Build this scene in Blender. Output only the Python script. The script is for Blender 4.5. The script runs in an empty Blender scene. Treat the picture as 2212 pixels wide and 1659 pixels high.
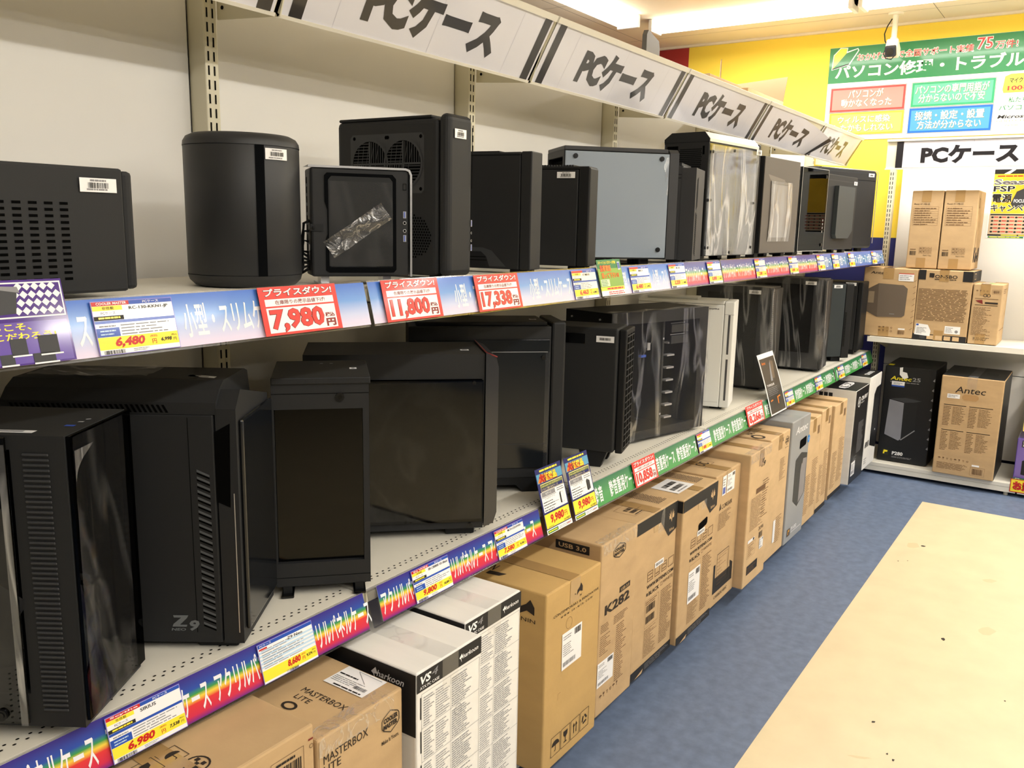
import bpy, bmesh, math, random
from mathutils import Vector, Matrix, noise
PI = math.pi
sc = bpy.context.scene
COL = sc.collection
rnd = random.Random(7)
# ------------------------------------------------------------------ camera, world, exposure
cam = bpy.data.cameras.new('camera'); camo = bpy.data.objects.new('camera', cam); COL.objects.link(camo)
cam.sensor_fit = 'HORIZONTAL'; cam.sensor_width = 36.0; cam.lens = 1855/2212*36.0; cam.clip_start = 0.02
CR = Vector((0.565877, -0.824251, 0.019856)); CU = Vector((0.139978, 0.119777, 0.982883)); CF = Vector((0.812521, 0.553411, -0.183155))   # right, up, forward
camo.matrix_world = Matrix(((CR[0], CU[0], -CF[0], 0.0), (CR[1], CU[1], -CF[1], 0.0), (CR[2], CU[2], -CF[2], 1.48), (0, 0, 0, 1)))
sc.camera = camo
sc.view_settings.view_transform = 'Standard'; sc.view_settings.look = 'None'
sc.view_settings.exposure = 0.12; sc.view_settings.gamma = 1.0; sc.view_settings.use_curve_mapping = False
w = bpy.data.worlds.new('world'); sc.world = w; w.use_nodes = True
w.node_tree.nodes['Background'].inputs[0].default_value = (1.0, 0.97, 0.93, 1); w.node_tree.nodes['Background'].inputs[1].default_value = 0.05
LAMP_W = 15.0      # watts of each fluorescent batten

# ------------------------------------------------------------------ materials
def lin(c):
    if isinstance(c, str): c = tuple(int(c[i:i+2], 16) for i in (0, 2, 4))
    return tuple(((x/255)/12.92 if x/255 <= .04045 else ((x/255+.055)/1.055)**2.4) for x in c)
MT = {}
def mat(name, c, rough=.55, metal=0.0, spec=.4, coat=0.0, bump=None, var=None, emit=0.0, alpha=1.0):
    """var=(scale, amount[, stretch]) mottles the colour, bump=(scale, strength)"""
    if name in MT: return MT[name]
    m = bpy.data.materials.new(name); m.use_nodes = True; nt = m.node_tree; b = nt.nodes['Principled BSDF']
    col = lin(c) + (1,)
    b.inputs['Base Color'].default_value = col; b.inputs['Roughness'].default_value = rough; b.inputs['Metallic'].default_value = metal
    b.inputs['Specular IOR Level'].default_value = spec; b.inputs['Coat Weight'].default_value = coat; b.inputs['Coat Roughness'].default_value = .08
    b.inputs['Alpha'].default_value = alpha
    if emit: b.inputs['Emission Color'].default_value = col; b.inputs['Emission Strength'].default_value = emit
    tc = nt.nodes.new('ShaderNodeTexCoord')
    if var:
        mp = nt.nodes.new('ShaderNodeMapping'); nt.links.new(tc.outputs['Object'], mp.inputs['Vector'])
        if len(var) > 2: mp.inputs['Scale'].default_value = var[2]
        n = nt.nodes.new('ShaderNodeTexNoise'); n.inputs['Scale'].default_value = var[0]; n.inputs['Detail'].default_value = 5
        nt.links.new(mp.outputs['Vector'], n.inputs['Vector'])
        r = nt.nodes.new('ShaderNodeValToRGB'); a = var[1]
        r.color_ramp.elements[0].position = .3; r.color_ramp.elements[1].position = .7
        r.color_ramp.elements[0].color = tuple(max(0, x*(1-a)) for x in col[:3]) + (1,)
        r.color_ramp.elements[1].color = tuple(min(1, x*(1+a)) for x in col[:3]) + (1,)
        nt.links.new(n.outputs['Fac'], r.inputs['Fac']); nt.links.new(r.outputs['Color'], b.inputs['Base Color'])
    if bump:
        n2 = nt.nodes.new('ShaderNodeTexNoise'); n2.inputs['Scale'].default_value = bump[0]; n2.inputs['Detail'].default_value = 3
        nt.links.new(tc.outputs['Object'], n2.inputs['Vector'])
        bp = nt.nodes.new('ShaderNodeBump'); bp.inputs['Strength'].default_value = bump[1]; bp.inputs['Distance'].default_value = .01
        nt.links.new(n2.outputs['Fac'], bp.inputs['Height']); nt.links.new(bp.outputs['Normal'], b.inputs['Normal'])
    MT[name] = m; return m
def film(name, base=.05, ridge=.5, scale=6.0, rough=.12, tint=(1, 1, 1), stretch=(1, 1, .25), bs=.5):
    """crinkled clear plastic: transparent with glossy and milky ridges"""
    if name in MT: return MT[name]
    m = bpy.data.materials.new(name); m.use_nodes = True; nt = m.node_tree; nt.nodes.clear(); N = nt.nodes.new; L = nt.links.new
    out = N('ShaderNodeOutputMaterial'); tc = N('ShaderNodeTexCoord'); mp = N('ShaderNodeMapping'); mp.inputs['Scale'].default_value = stretch
    L(tc.outputs['Object'], mp.inputs['Vector'])
    n = N('ShaderNodeTexNoise'); n.inputs['Scale'].default_value = scale; n.inputs['Detail'].default_value = 3; n.inputs['Distortion'].default_value = 1.2; L(mp.outputs['Vector'], n.inputs['Vector'])
    s = N('ShaderNodeMath'); s.operation = 'SUBTRACT'; s.inputs[1].default_value = .5; L(n.outputs['Fac'], s.inputs[0])
    a = N('ShaderNodeMath'); a.operation = 'ABSOLUTE'; L(s.outputs[0], a.inputs[0])
    r = N('ShaderNodeMapRange'); r.inputs[1].default_value = 0; r.inputs[2].default_value = .035; r.inputs[3].default_value = base+ridge; r.inputs[4].default_value = base; L(a.outputs[0], r.inputs[0])
    bp = N('ShaderNodeBump'); bp.inputs['Strength'].default_value = bs; bp.inputs['Distance'].default_value = .02; L(n.outputs['Fac'], bp.inputs['Height'])
    g = N('ShaderNodeBsdfGlossy'); g.inputs['Roughness'].default_value = rough; L(bp.outputs['Normal'], g.inputs['Normal'])
    d = N('ShaderNodeBsdfDiffuse'); d.inputs['Color'].default_value = (.8, .8, .82, 1); L(bp.outputs['Normal'], d.inputs['Normal'])
    gd = N('ShaderNodeMixShader'); gd.inputs[0].default_value = .35; L(g.outputs[0], gd.inputs[1]); L(d.outputs[0], gd.inputs[2])
    t = N('ShaderNodeBsdfTransparent'); t.inputs['Color'].default_value = tint + (1,)
    mx = N('ShaderNodeMixShader'); L(r.outputs[0], mx.inputs[0]); L(t.outputs[0], mx.inputs[1]); L(gd.outputs[0], mx.inputs[2]); L(mx.outputs[0], out.inputs[0])
    MT[name] = m; return m
def pane(name, tint, refl=.12, rough=.03):
    """tinted clear sheet: transparent colour under a mirror layer"""
    if name in MT: return MT[name]
    m = bpy.data.materials.new(name); m.use_nodes = True; nt = m.node_tree; nt.nodes.clear(); N = nt.nodes.new; L = nt.links.new
    out = N('ShaderNodeOutputMaterial'); lw = N('ShaderNodeLayerWeight'); lw.inputs[0].default_value = .35
    r = N('ShaderNodeMapRange'); r.inputs[3].default_value = refl*.5; r.inputs[4].default_value = min(1, refl*3.5); L(lw.outputs['Fresnel'], r.inputs[0])
    t = N('ShaderNodeBsdfTransparent'); t.inputs['Color'].default_value = tint + (1,)
    g = N('ShaderNodeBsdfGlossy'); g.inputs['Roughness'].default_value = rough
    mx = N('ShaderNodeMixShader'); L(r.outputs[0], mx.inputs[0]); L(t.outputs[0], mx.inputs[1]); L(g.outputs[0], mx.inputs[2]); L(mx.outputs[0], out.inputs[0])
    MT[name] = m; return m
def ramp_uv(name, stops, rough=.35, coat=.4, axis=1):
    """printed colour bands along v"""
    if name in MT: return MT[name]
    m = mat(name, 'FFFFFF', rough, coat=coat); nt = m.node_tree; b = nt.nodes['Principled BSDF']
    uv = nt.nodes.new('ShaderNodeUVMap'); sp = nt.nodes.new('ShaderNodeSeparateXYZ'); r = nt.nodes.new('ShaderNodeValToRGB'); cr = r.color_ramp
    nt.links.new(uv.outputs[0], sp.inputs[0]); nt.links.new(sp.outputs[axis], r.inputs[0]); nt.links.new(r.outputs[0], b.inputs['Base Color'])
    while len(cr.elements) < len(stops): cr.elements.new(.5)
    for e, (p, c) in zip(cr.elements, stops): e.position = p; e.color = lin(c) + (1,)
    return m
WHITE = mat('white_paper', 'F4F4F6', .4, coat=.3); BLACKINK = mat('black_ink', '1B1A1A', .5); REDINK = mat('red_ink', 'C8201E', .4, coat=.3)
YEL = mat('yellow_paper', 'FFE83C', .4, coat=.3); BLUE = mat('blue_ink', '2450B4', .4, coat=.3); GREYINK = mat('grey_ink', '8C8C90', .6); TAGRED = mat('tag_red', 'E0392F', .4, coat=.25)
ORANGE = mat('orange_ink', 'F0821E', .4); GREENP = mat('green_print', '2E7D46', .45); LILAC = mat('lilac_edge', '8E86D8', .35); NAVY = mat('navy_ink', '1C2368', .4)
INK = mat('carton_ink', '2A221C', .75); INK2 = mat('carton_faint_ink', '6E5238', .8); BLK = mat('carton_black', '1E1E20', .6)
CARD = mat('cardboard', 'C2A47C', .75, spec=.2, var=(9, .07, (1, 1, 2.5)), bump=(60, .05)); CARD2 = mat('cardboard_light', 'CCAE86', .75, spec=.2, var=(9, .07, (1, 1, 2.5)), bump=(60, .05))
CARD3 = mat('cardboard_golden', 'C2A068', .7, spec=.25, var=(7, .05, (1, 1, 2.5)), bump=(60, .05)); TAPE = mat('packing_tape', 'B08E5E', .25, coat=.6); CLEART = film('clear_tape', .10, .35, 22, .15, stretch=(1, 1, 1))
SHELFM = mat('cream_shelf_metal', 'E4E0D4', .42, spec=.4, var=(3, .025)); POSTM = mat('cream_post_metal', 'DCD6BE', .4, spec=.4); PANELM = mat('white_back_panel', 'ECEAE6', .6, spec=.25, var=(2.2, .03, (1, 1, 1)))
SLOT = mat('slot_black', '14120F', .9, spec=.1); RAILM = pane('clear_rail_plastic', (.86, .86, .87), .10, .12)
BLKM = mat('black_satin_metal', '262729', .55, spec=.28, bump=(900, .05)); BLKD = mat('black_deep_plastic', '17181A', .5, spec=.3, bump=(700, .04)); BLKG = mat('black_gloss', '08090A', .06, spec=.5)
DGREY = mat('dark_grey_plastic', '3A3B3E', .5, spec=.35, bump=(700, .04)); HOLE = mat('vent_hole_black', '050505', .9, spec=.05); STEEL = mat('brushed_silver', 'D8D8DA', .28, metal=.8)
SCREW = mat('black_screw', '0C0C0D', .35); USB = mat('usb_blue', '2A4FB0', .4); PORT = mat('port_grey', 'B8B8BC', .35, metal=.5); REDT = mat('red_trim', '7E1C1C', .4)

# ------------------------------------------------------------------ mesh builder
class MB:
    def __init__(s): s.v = []; s.f = []; s.mi = []; s.mats = []; s.uv = {}; s.sm = set()
    def mid(s, m):
        if m not in s.mats: s.mats.append(m)
        return s.mats.index(m)
    def face(s, pts, m, uv=None):
        i = len(s.v); s.v += [tuple(p) for p in pts]
        if uv: s.uv[len(s.f)] = uv
        s.f.append(tuple(range(i, i+len(pts)))); s.mi.append(s.mid(m))
    def add(s, verts, faces, m, smooth=False):
        i = len(s.v); s.v += [tuple(p) for p in verts]; k = s.mid(m)
        for f in faces:
            if smooth: s.sm.add(len(s.f))
            s.f.append(tuple(j+i for j in f)); s.mi.append(k)
        return s
    def box(s, x0, y0, z0, x1, y1, z1, m, bev=0.0, seg=2, cuts=0, fn=None):
        bm = bmesh.new(); bmesh.ops.create_cube(bm, size=1)
        for v in bm.verts: v.co = Vector((x0+(v.co.x+.5)*(x1-x0), y0+(v.co.y+.5)*(y1-y0), z0+(v.co.z+.5)*(z1-z0)))
        if cuts: bmesh.ops.subdivide_edges(bm, edges=bm.edges[:], cuts=cuts, use_grid_fill=True)
        if bev:
            ed = [e for e in bm.edges if len(e.link_faces) == 2 and e.calc_face_angle(0) > .5]
            bmesh.ops.bevel(bm, geom=ed, offset=bev, segments=seg, affect='EDGES', profile=.5, clamp_overlap=True)
        if fn:
            for v in bm.verts: v.co = Vector(fn(*v.co))
        bm.verts.index_update()
        s.add([v.co for v in bm.verts], [[v.index for v in f.verts] for f in bm.faces], m); bm.free(); return s
    def cyl(s, p0, p1, r, m, n=16, r2=None, smooth=True):
        p0 = Vector(p0); p1 = Vector(p1); d = (p1-p0).normalized(); a = d.orthogonal().normalized(); b = d.cross(a); r2 = r if r2 is None else r2
        ring = [(math.cos(2*PI*k/n), math.sin(2*PI*k/n)) for k in range(n)]
        V = [p0+(a*c+b*q)*r for c, q in ring]+[p1+(a*c+b*q)*r2 for c, q in ring]
        s.add(V, [(k, (k+1) % n, n+(k+1) % n, n+k) for k in range(n)], m, smooth)
        s.add(V, [tuple(range(n-1, -1, -1)), tuple(range(n, 2*n))], m); return s
    def tube(s, pts, r, m, n=8):
        pts = [Vector(p) for p in pts]; V = []
        for i, p in enumerate(pts):
            d = (pts[min(i+1, len(pts)-1)]-pts[max(i-1, 0)]).normalized()
            a = d.cross(Vector((.3, .2, 1)) if abs(d.z) < .9 else Vector((1, 0, .1))).normalized(); b = d.cross(a)
            V += [p+(a*math.cos(2*PI*k/n)+b*math.sin(2*PI*k/n))*r for k in range(n)]
        F = [(i*n+k, i*n+(k+1) % n, (i+1)*n+(k+1) % n, (i+1)*n+k) for i in range(len(pts)-1) for k in range(n)]
        F += [tuple(range(n-1, -1, -1)), tuple(range((len(pts)-1)*n, len(pts)*n))]
        return s.add(V, F, m, True)
    def prism(s, poly, o, ux, uy, depth, m):
        """polygon in the plane o,ux,uy pushed back by depth along -normal"""
        o = Vector(o); ux = Vector(ux); uy = Vector(uy); n = ux.cross(uy).normalized(); k = len(poly)
        F = [o+ux*u+uy*v for u, v in poly]; B = [p-n*depth for p in F]
        return s.add(F+B, [tuple(range(k)), tuple(range(2*k-1, k-1, -1))]+[(i, k+i, k+(i+1) % k, (i+1) % k) for i in range(k)], m)
    def grid(s, fn, nu, nv, m, smooth=True, uv=False):
        V = [fn(i/nu, j/nv) for j in range(nv+1) for i in range(nu+1)]
        F = [(j*(nu+1)+i, j*(nu+1)+i+1, (j+1)*(nu+1)+i+1, (j+1)*(nu+1)+i) for j in range(nv) for i in range(nu)]
        if uv:
            for q, f in enumerate(F): s.uv[len(s.f)+q] = [((k % (nu+1))/nu, (k//(nu+1))/nv) for k in f]
        return s.add(V, F, m, smooth)
    def warp(s, amp, freq=3.0, seed=0.0):
        o = Vector((seed*7.3, seed*3.1, seed*5.7))
        s.v = [tuple(Vector(p)+noise.noise_vector(Vector(p)*freq+o)*amp) for p in s.v]; return s
    def build(s, name, parent=None, loc=None, rz=0.0):
        me = bpy.data.meshes.new(name); me.from_pydata(s.v, [], s.f)
        for m in s.mats: me.materials.append(m)
        me.polygons.foreach_set('material_index', s.mi)
        if s.sm: me.polygons.foreach_set('use_smooth', [i in s.sm for i in range(len(s.f))])
        if s.uv:
            L = me.uv_layers.new(name='UVMap')
            for p in me.polygons:
                u = s.uv.get(p.index)
                if u:
                    for k, li in enumerate(p.loop_indices): L.data[li].uv = u[k]
        me.update(); ob = bpy.data.objects.new(name, me); COL.objects.link(ob)
        if parent: ob.parent = parent
        if loc: ob.location = loc
        ob.rotation_euler.z = rz
        return ob
# text -> triangles, made in a scratch scene so the scene proper stays fast
TMP = bpy.data.scenes.new('scratch'); TC = {}
def tmesh(t, bold):
    k = (t, bold)
    if k not in TC:
        cu = bpy.data.curves.new('scratch', 'FONT'); cu.body = t; cu.size = 1; cu.resolution_u = 2; cu.fill_mode = 'FRONT'; cu.offset = bold
        ob = bpy.data.objects.new('scratch', cu); TMP.collection.objects.link(ob)
        vl = TMP.view_layers[0]; vl.update(); dg = vl.depsgraph
        me = ob.evaluated_get(dg).to_mesh()
        V = [(v.co.x, v.co.y) for v in me.vertices]; F = [tuple(p.vertices) for p in me.polygons]
        ob.evaluated_get(dg).to_mesh_clear(); bpy.data.objects.remove(ob); bpy.data.curves.remove(cu)
        F = [f if (V[f[1]][0]-V[f[0]][0])*(V[f[2]][1]-V[f[0]][1])-(V[f[2]][0]-V[f[0]][0])*(V[f[1]][1]-V[f[0]][1]) > 0 else f[::-1] for f in F]
        TC[k] = (V, F)
    return TC[k]
class Face:
    """a drawing surface on a mesh builder: origin, u, v; depth d along the outward normal"""
    def __init__(s, mb, o, ux, uy, d0=.0006):
        s.mb = mb; s.o = Vector(o); s.ux = Vector(ux).normalized(); s.uy = Vector(uy).normalized(); s.n = s.ux.cross(s.uy); s.d0 = d0
    def P(s, u, v, d=0): return s.o+s.ux*u+s.uy*v+s.n*(s.d0+d)
    def rect(s, u0, v0, u1, v1, m, d=0, uv=False):
        s.mb.face([s.P(u0, v0, d), s.P(u1, v0, d), s.P(u1, v1, d), s.P(u0, v1, d)], m, [(0, 0), (1, 0), (1, 1), (0, 1)] if uv else None)
    def poly(s, pts, m, d=0): s.mb.face([s.P(u, v, d) for u, v in pts], m)
    def disc(s, u, v, r, m, d=0, n=12, ry=None): s.poly([(u+r*math.cos(2*PI*k/n), v+(ry or r)*math.sin(2*PI*k/n)) for k in range(n)], m, d)
    def ring(s, u, v, r, t, m, d=0, n=20, ry=None):
        ry = ry or r
        for k in range(n):
            a = 2*PI*k/n; b = 2*PI*(k+1)/n; q = 1-t/r
            s.poly([(u+r*math.cos(a), v+ry*math.sin(a)), (u+r*math.cos(b), v+ry*math.sin(b)), (u+r*q*math.cos(b), v+ry*q*math.sin(b)), (u+r*q*math.cos(a), v+ry*q*math.sin(a))], m, d)
    def frame(s, u0, v0, u1, v1, t, m, d=0):
        s.rect(u0, v0, u1, v0+t, m, d); s.rect(u0, v1-t, u1, v1, m, d); s.rect(u0, v0+t, u0+t, v1-t, m, d); s.rect(u1-t, v0+t, u1, v1-t, m, d)
    def line(s, u0, v0, u1, v1, t, m, d=0):
        a = math.atan2(v1-v0, u1-u0); x = -math.sin(a)*t/2; y = math.cos(a)*t/2
        s.poly([(u0-x, v0-y), (u1-x, v1-y), (u1+x, v1+y), (u0+x, v0+y)], m, d)
    def text(s, t, u0, v0, u1, v1, m, d=0, bold=.0, slant=0.0, rot=0):
        """fit the text into the rectangle (rot in quarter turns)"""
        V, F = tmesh(t, bold)
        if slant: V = [(x+slant*y, y) for x, y in V]
        if rot == 1: V = [(-y, x) for x, y in V]
        elif rot == 2: V = [(-x, -y) for x, y in V]
        elif rot == 3: V = [(y, -x) for x, y in V]
        xs = [p[0] for p in V]; ys = [p[1] for p in V]; a, b, c, e = min(xs), max(xs), min(ys), max(ys)
        s.mb.add([s.P(u0+(x-a)/(b-a)*(u1-u0), v0+(y-c)/(e-c or 1)*(v1-v0), d) for x, y in V], F, m)
    def lines(s, u0, v0, u1, v1, n, m, d=0, fill=.45, rag=.5, seed=1, words=True):
        """rows of unreadably small print"""
        q = random.Random(seed); h = (v1-v0)/n
        for k in range(n):
            e = u0+(u1-u0)*(1-q.random()*rag); y = v1-(k+.8)*h; x = u0
            while x < e-1e-6:
                x2 = min(e, x+(u1-u0)*(q.uniform(.06, .3) if words else 2)); s.rect(x, y, x2, y+h*fill, m, d); x = x2+(u1-u0)*.025
    def barcode(s, u0, v0, u1, v1, m, d=0, seed=1):
        q = random.Random(seed); x = u0
        while x < u1:
            t = q.choice((1, 1, 2, 3))*(u1-u0)/62; s.rect(x, v0, min(u1, x+t), v1, m, d); x += t+q.choice((1, 1, 2))*(u1-u0)/62
    def sticker(s, u0, v0, u1, v1, d=.0003, seed=1):
        """white barcode label"""
        W = u1-u0; H = v1-v0; s.rect(u0, v0, u1, v1, WHITE, d); s.barcode(u0+W*.22, v0+H*.28, u0+W*.78, v0+H*.68, BLACKINK, d+.0003, seed)
        s.lines(u0+W*.28, v0+H*.72, u0+W*.72, v0+H*.92, 1, GREYINK, d+.0003, .7, .1, seed); s.lines(u0+W*.18, v0+H*.1, u0+W*.8, v0+H*.26, 1, GREYINK, d+.0003, .7, .1, seed+1)
# ------------------------------------------------------------------ scene tree
def tag(o, label, cat, group=None):
    o['label'] = label; o['category'] = cat
    if group: o['group'] = group
    return o
def thing(name, label, cat, loc=(0, 0, 0), rz=0.0, group=None):
    o = bpy.data.objects.new(name, None); COL.objects.link(o); o.empty_display_size = .05; o.location = loc; o.rotation_euler.z = rz
    return tag(o, label, cat, group)
def struct(o): o['kind'] = 'structure'; return o
ZU, ZL, ZB = 1.358, .745, .085          # upper shelf, lower shelf, base deck of the long gondola
J = [-.624+.9*k for k in range(8)]      # bay joints along x
# ------------------------------------------------------------------ room
FLOORM = mat('blue_vinyl', '62718C', .42, spec=.35, var=(26, .16)); BEIGEM = mat('beige_vinyl', 'D6C7A6', .38, spec=.35, var=(7, .05)); SCUFF = mat('floor_scuff', 'CDBD98', .5); SPECK = mat('floor_speck', '3A342C', .8)
CEILM = mat('ceiling_paint', 'EADFC8', .8, spec=.1, var=(3, .02)); YELW = mat('yellow_wall_paint', 'FADC52', .6, spec=.2, var=(2, .02)); REDW = mat('red_wall_paint', 'A8322E', .6); NAVYW = mat('navy_wall_paint', '2A2E6E', .6)
m = MB(); m.box(-3, -5, -.1, 6.1, 5, 0, FLOORM); struct(m.build('floor'))
m = MB(); m.box(-3, -3.2, .0002, 5.10, .686, .002, BEIGEM); f = Face(m, (0, 0, .002), (1, 0, 0), (0, 1, 0), .0003)
q = random.Random(3)
for k in range(26):
    x = q.uniform(1.6, 4.8); y = q.uniform(-.9, .62); a = q.uniform(0, 3); n = 9; r = q.uniform(.012, .05)
    f.poly([(x+r*math.cos(a)*math.cos(2*PI*j/n)*q.uniform(.7, 1.2)-.3*r*math.sin(2*PI*j/n), y+r*math.sin(2*PI*j/n)*q.uniform(.5, .9)) for j in range(n)], SCUFF)
for x, y, r in ((4.35, .56, .014), (3.35, .33, .013), (4.07, .62, .006), (2.62, .42, .009), (2.47, .35, .005), (2.45, .33, .006), (2.8, .0, .006), (2.27, .47, .005), (3.0, .1, .004), (4.1, .585, .005)):
    f.poly([(x+r*math.cos(2*PI*j/7)*q.uniform(.5, 1.3), y+r*.8*math.sin(2*PI*j/7)*q.uniform(.5, 1.3)) for j in range(7)], SPECK, .0004)
struct(m.build('floor_walkway'))
m = MB(); m.box(-3, -5, 2.77, 6.2, 5, 2.9, CEILM)
f = Face(m, (0, 0, 2.77), (0, 1, 0), (1, 0, 0)); SEAM = mat('ceiling_seam', '8E8474', .8)
for x in (4.68, 5.78): f.rect(-5, x, 5, x+.004, SEAM)
f.rect(1.9, -3, 1.904, 4.68, SEAM); f.rect(.99, 4.68, .994, 6.1, SEAM); f.rect(2.9, -3, 2.904, 6.1, SEAM)
struct(m.build('ceiling'))
m = MB(); m.box(6.1, -5, 0, 6.2, 5, 2.77, YELW); f = Face(m, (6.1, 0, 0), (0, -1, 0), (0, 0, 1))
f.rect(-5, 0, -2.665, 2.77, REDW); f.rect(-2.665, 0, 5, 1.44, NAVYW); struct(m.build('wall_far'))
m = MB(); m.box(6.075, -5, 2.755, 6.0995, 5, 2.7695, CEILM); struct(m.build('trim_1'))
# ------------------------------------------------------------------ fluorescent battens
TUBEM = mat('lit_tube', 'FFF8EA', .5, emit=9.0); BATTEN = mat('lamp_batten_white', 'F4F1EA', .4)
def batten(x, y, along, label, L=1.24, e=1.0):
    t = thing('fluorescent_lamp', label, 'ceiling lamp', (x, y, 2.77), 0 if along == 'x' else PI/2, 'ceiling fluorescent battens')
    a = MB(); a.prism([(-.07, 0), (-.03, -.045), (.03, -.045), (.07, 0)], (L/2, 0, 0), (0, 1, 0), (0, 0, 1), L, BATTEN); a.build('housing', t)
    for s in (-1, 1):
        a = MB(); a.cyl((-L/2+.03, s*.05, -.052), (L/2-.03, s*.05, -.052), .0155, TUBEM, 12); a.build('tube', t)
    for s in (-1, 1):
        a = MB(); a.box(s*(L/2-.012)-.012, -.075, -.075, s*(L/2-.012)+.012, .075, -.0005, BATTEN, .004); a.build('lamp_holder', t)
    l = bpy.data.lights.new('tube_light', 'AREA'); l.shape = 'RECTANGLE'; l.size = L-.1; l.size_y = .14; l.energy = LAMP_W*e; l.color = (1.0, .97, .915)
    o = bpy.data.objects.new('tube_light', l); COL.objects.link(o); o.parent = t; o.location = (0, 0, -.078)
for k, y in enumerate((1.95, .68, -.59, -1.86)): batten(5.3, y, 'y', ['lit twin tube batten across the aisle end over the yellow wall, nearest the red wall', 'lit twin tube batten on the ceiling in front of the security camera', 'lit twin tube batten on the ceiling over the beige floor end', 'lit twin tube batten on the ceiling farthest from the red wall'][k], e=1.5)
for k, x in enumerate((4.48, 3.2, 1.9)): batten(x, 2.64, 'x', ['lit twin tube batten behind the shelf signs meeting the cross batten', 'lit twin tube batten behind the shelf signs, second from the red wall', 'lit twin tube batten behind the shelf signs, third from the red wall'][k])
for k, x in enumerate((-.6, .68, 1.96, 3.24, 4.52)): batten(x, -.75, 'x', 'lit twin tube batten over the blue aisle, %s from the far wall' % ['fifth', 'fourth', 'third', 'second', 'first'][k])
for k, x in enumerate((-.6, 1.2, 3.0)): batten(x, -2.3, 'x', 'lit twin tube batten over the beige walkway, %s' % ['at its near end', 'at its middle', 'at its far end'][k])
for k, x in enumerate((-.2, 1.9, 3.9)): batten(x, -3.8, 'x', 'lit twin tube batten beyond the beige walkway, %s' % ['nearest', 'second', 'farthest'][k])
# ------------------------------------------------------------------ long gondola
YB, YP = 1.64, 1.59      # back panel face, post face
ORD = ['first', 'second', 'third', 'fourth', 'fifth', 'sixth', 'seventh']
m = MB(); m.box(J[0], YB+.03, .0, J[7], YB+.05, 2.1, PANELM); struct(m.build('wall_gondola_core'))
for k in range(7):
    m = MB()
    for z0, z1 in ((.09, .66), (.664, 1.26), (1.264, 2.1)): m.box(J[k]+.03, YB, z0, J[k+1]-(.05 if k == 6 else 0), YB+.018, z1, PANELM, .002)
    tag(m.build('back_panel'), 'white steel back panel of the long gondola, %s bay from the near end' % ORD[k], 'back panel', 'gondola back panels')
def post(x, y, z1, label, rz=0.0, grp='slotted gondola uprights'):
    """upright with two columns of slots on its front (-y) face"""
    m = MB(); m.box(0, 0, 0, .034, .055, z1, POSTM, .003); f = Face(m, (0, 0, 0), (1, 0, 0), (0, 0, 1))
    z = .12
    while z < z1-.03:
        for u in (.0065, .0205): f.rect(u, z, u+.004, z+.019, SLOT)
        z += .0285
    return tag(m.build('upright_post', None, (x, y, 0), rz), label, 'shelf post', grp)
for k in range(8): post(J[k]+.004 if k < 7 else J[7]-.045, YP, 2.1, 'cream slotted upright of the long gondola, %s from the near end' % (ORD+['eighth'])[k])
def shelf(k, z, kind):
    m = MB(); x0, x1 = J[k]+.003, J[k+1]-.003
    fy = 1.148 if kind == 'upper' else 1.158; m.box(x0, fy, z-.028, x1, 1.588, z, SHELFM, .003); f = Face(m, (0, 0, z), (1, 0, 0), (0, 1, 0))
    if J[k+1] > .3:
        for row in (1.178, ) if kind == 'upper' else (1.186, 1.196):
            x = x0+.02
            while x < x1-.02:
                f.disc(x+(.009 if row == 1.196 else 0), row, .0031, SLOT, 0, 6, .0022); x += .018
    s = tag(m.build('shelf_board'), 'cream steel %s shelf board in the %s bay from the near end' % (kind, ORD[k]), 'shelf', kind+' gondola shelves')
    for x in (x0+.045, x1-.055):
        b = MB(); b.prism([(1.2, z-.03), (1.585, z-.03), (1.585, z-.06), (1.54, z-.06), (1.2, z-.04)], (x+.003, 0, 0), (0, 1, 0), (0, 0, 1), .003, POSTM); b.build('bracket', s)
    yb, zb, dy, dz = (1.12, 1.290, .02, .077) if kind == 'upper' else (1.13, .676, .02, .071)
    t = thing('tag_rail', 'clear plastic tag rail on the %s shelf, %s bay from the near end' % (kind, ORD[k]), 'tag rail', (x0, yb, zb), 0, 'clear tag rails'); W = x1-x0
    r = MB(); f = Face(r, (0, 0, 0), (1, 0, 0), (0, dy, dz)); L = math.hypot(dy, dz)
    r.prism([(.004, -.004), (W-.004, -.004), (W-.004, L+.003), (.004, L+.003)], f.P(0, 0, -.0016), f.ux, f.uy, .0012, RAILM)
    r.prism([(.004, -.004), (W-.004, -.004), (W-.004, -.0015), (.004, -.0015)], f.P(0, 0, .0016), f.ux, f.uy, .003, RAILM)
    r.build('rail_face', t)
    c = MB(); c.box(.004, dy+.0015, z-.024-zb, W-.004, fy-.0004-yb, z-.004-zb, POSTM); c.build('rail_clip', t)
for k in range(7): shelf(k, ZU, 'upper'); shelf(k, ZL, 'lower')
for k in range(7):
    m = MB(); m.box(J[k]+.002, 1.16, ZB-.03, J[k+1]-.002, 1.588, ZB, SHELFM, .003); m.box(J[k]+.002, 1.165, .012, J[k+1]-.002, 1.18, ZB-.031, SHELFM); m.box(J[k]+.05, 1.4, 0, J[k+1]-.05, 1.43, ZB-.031, SHELFM)
    tag(m.build('base_deck'), 'cream steel base deck under the cartons in the %s bay from the near end' % ORD[k], 'base shelf', 'gondola base decks')
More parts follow.
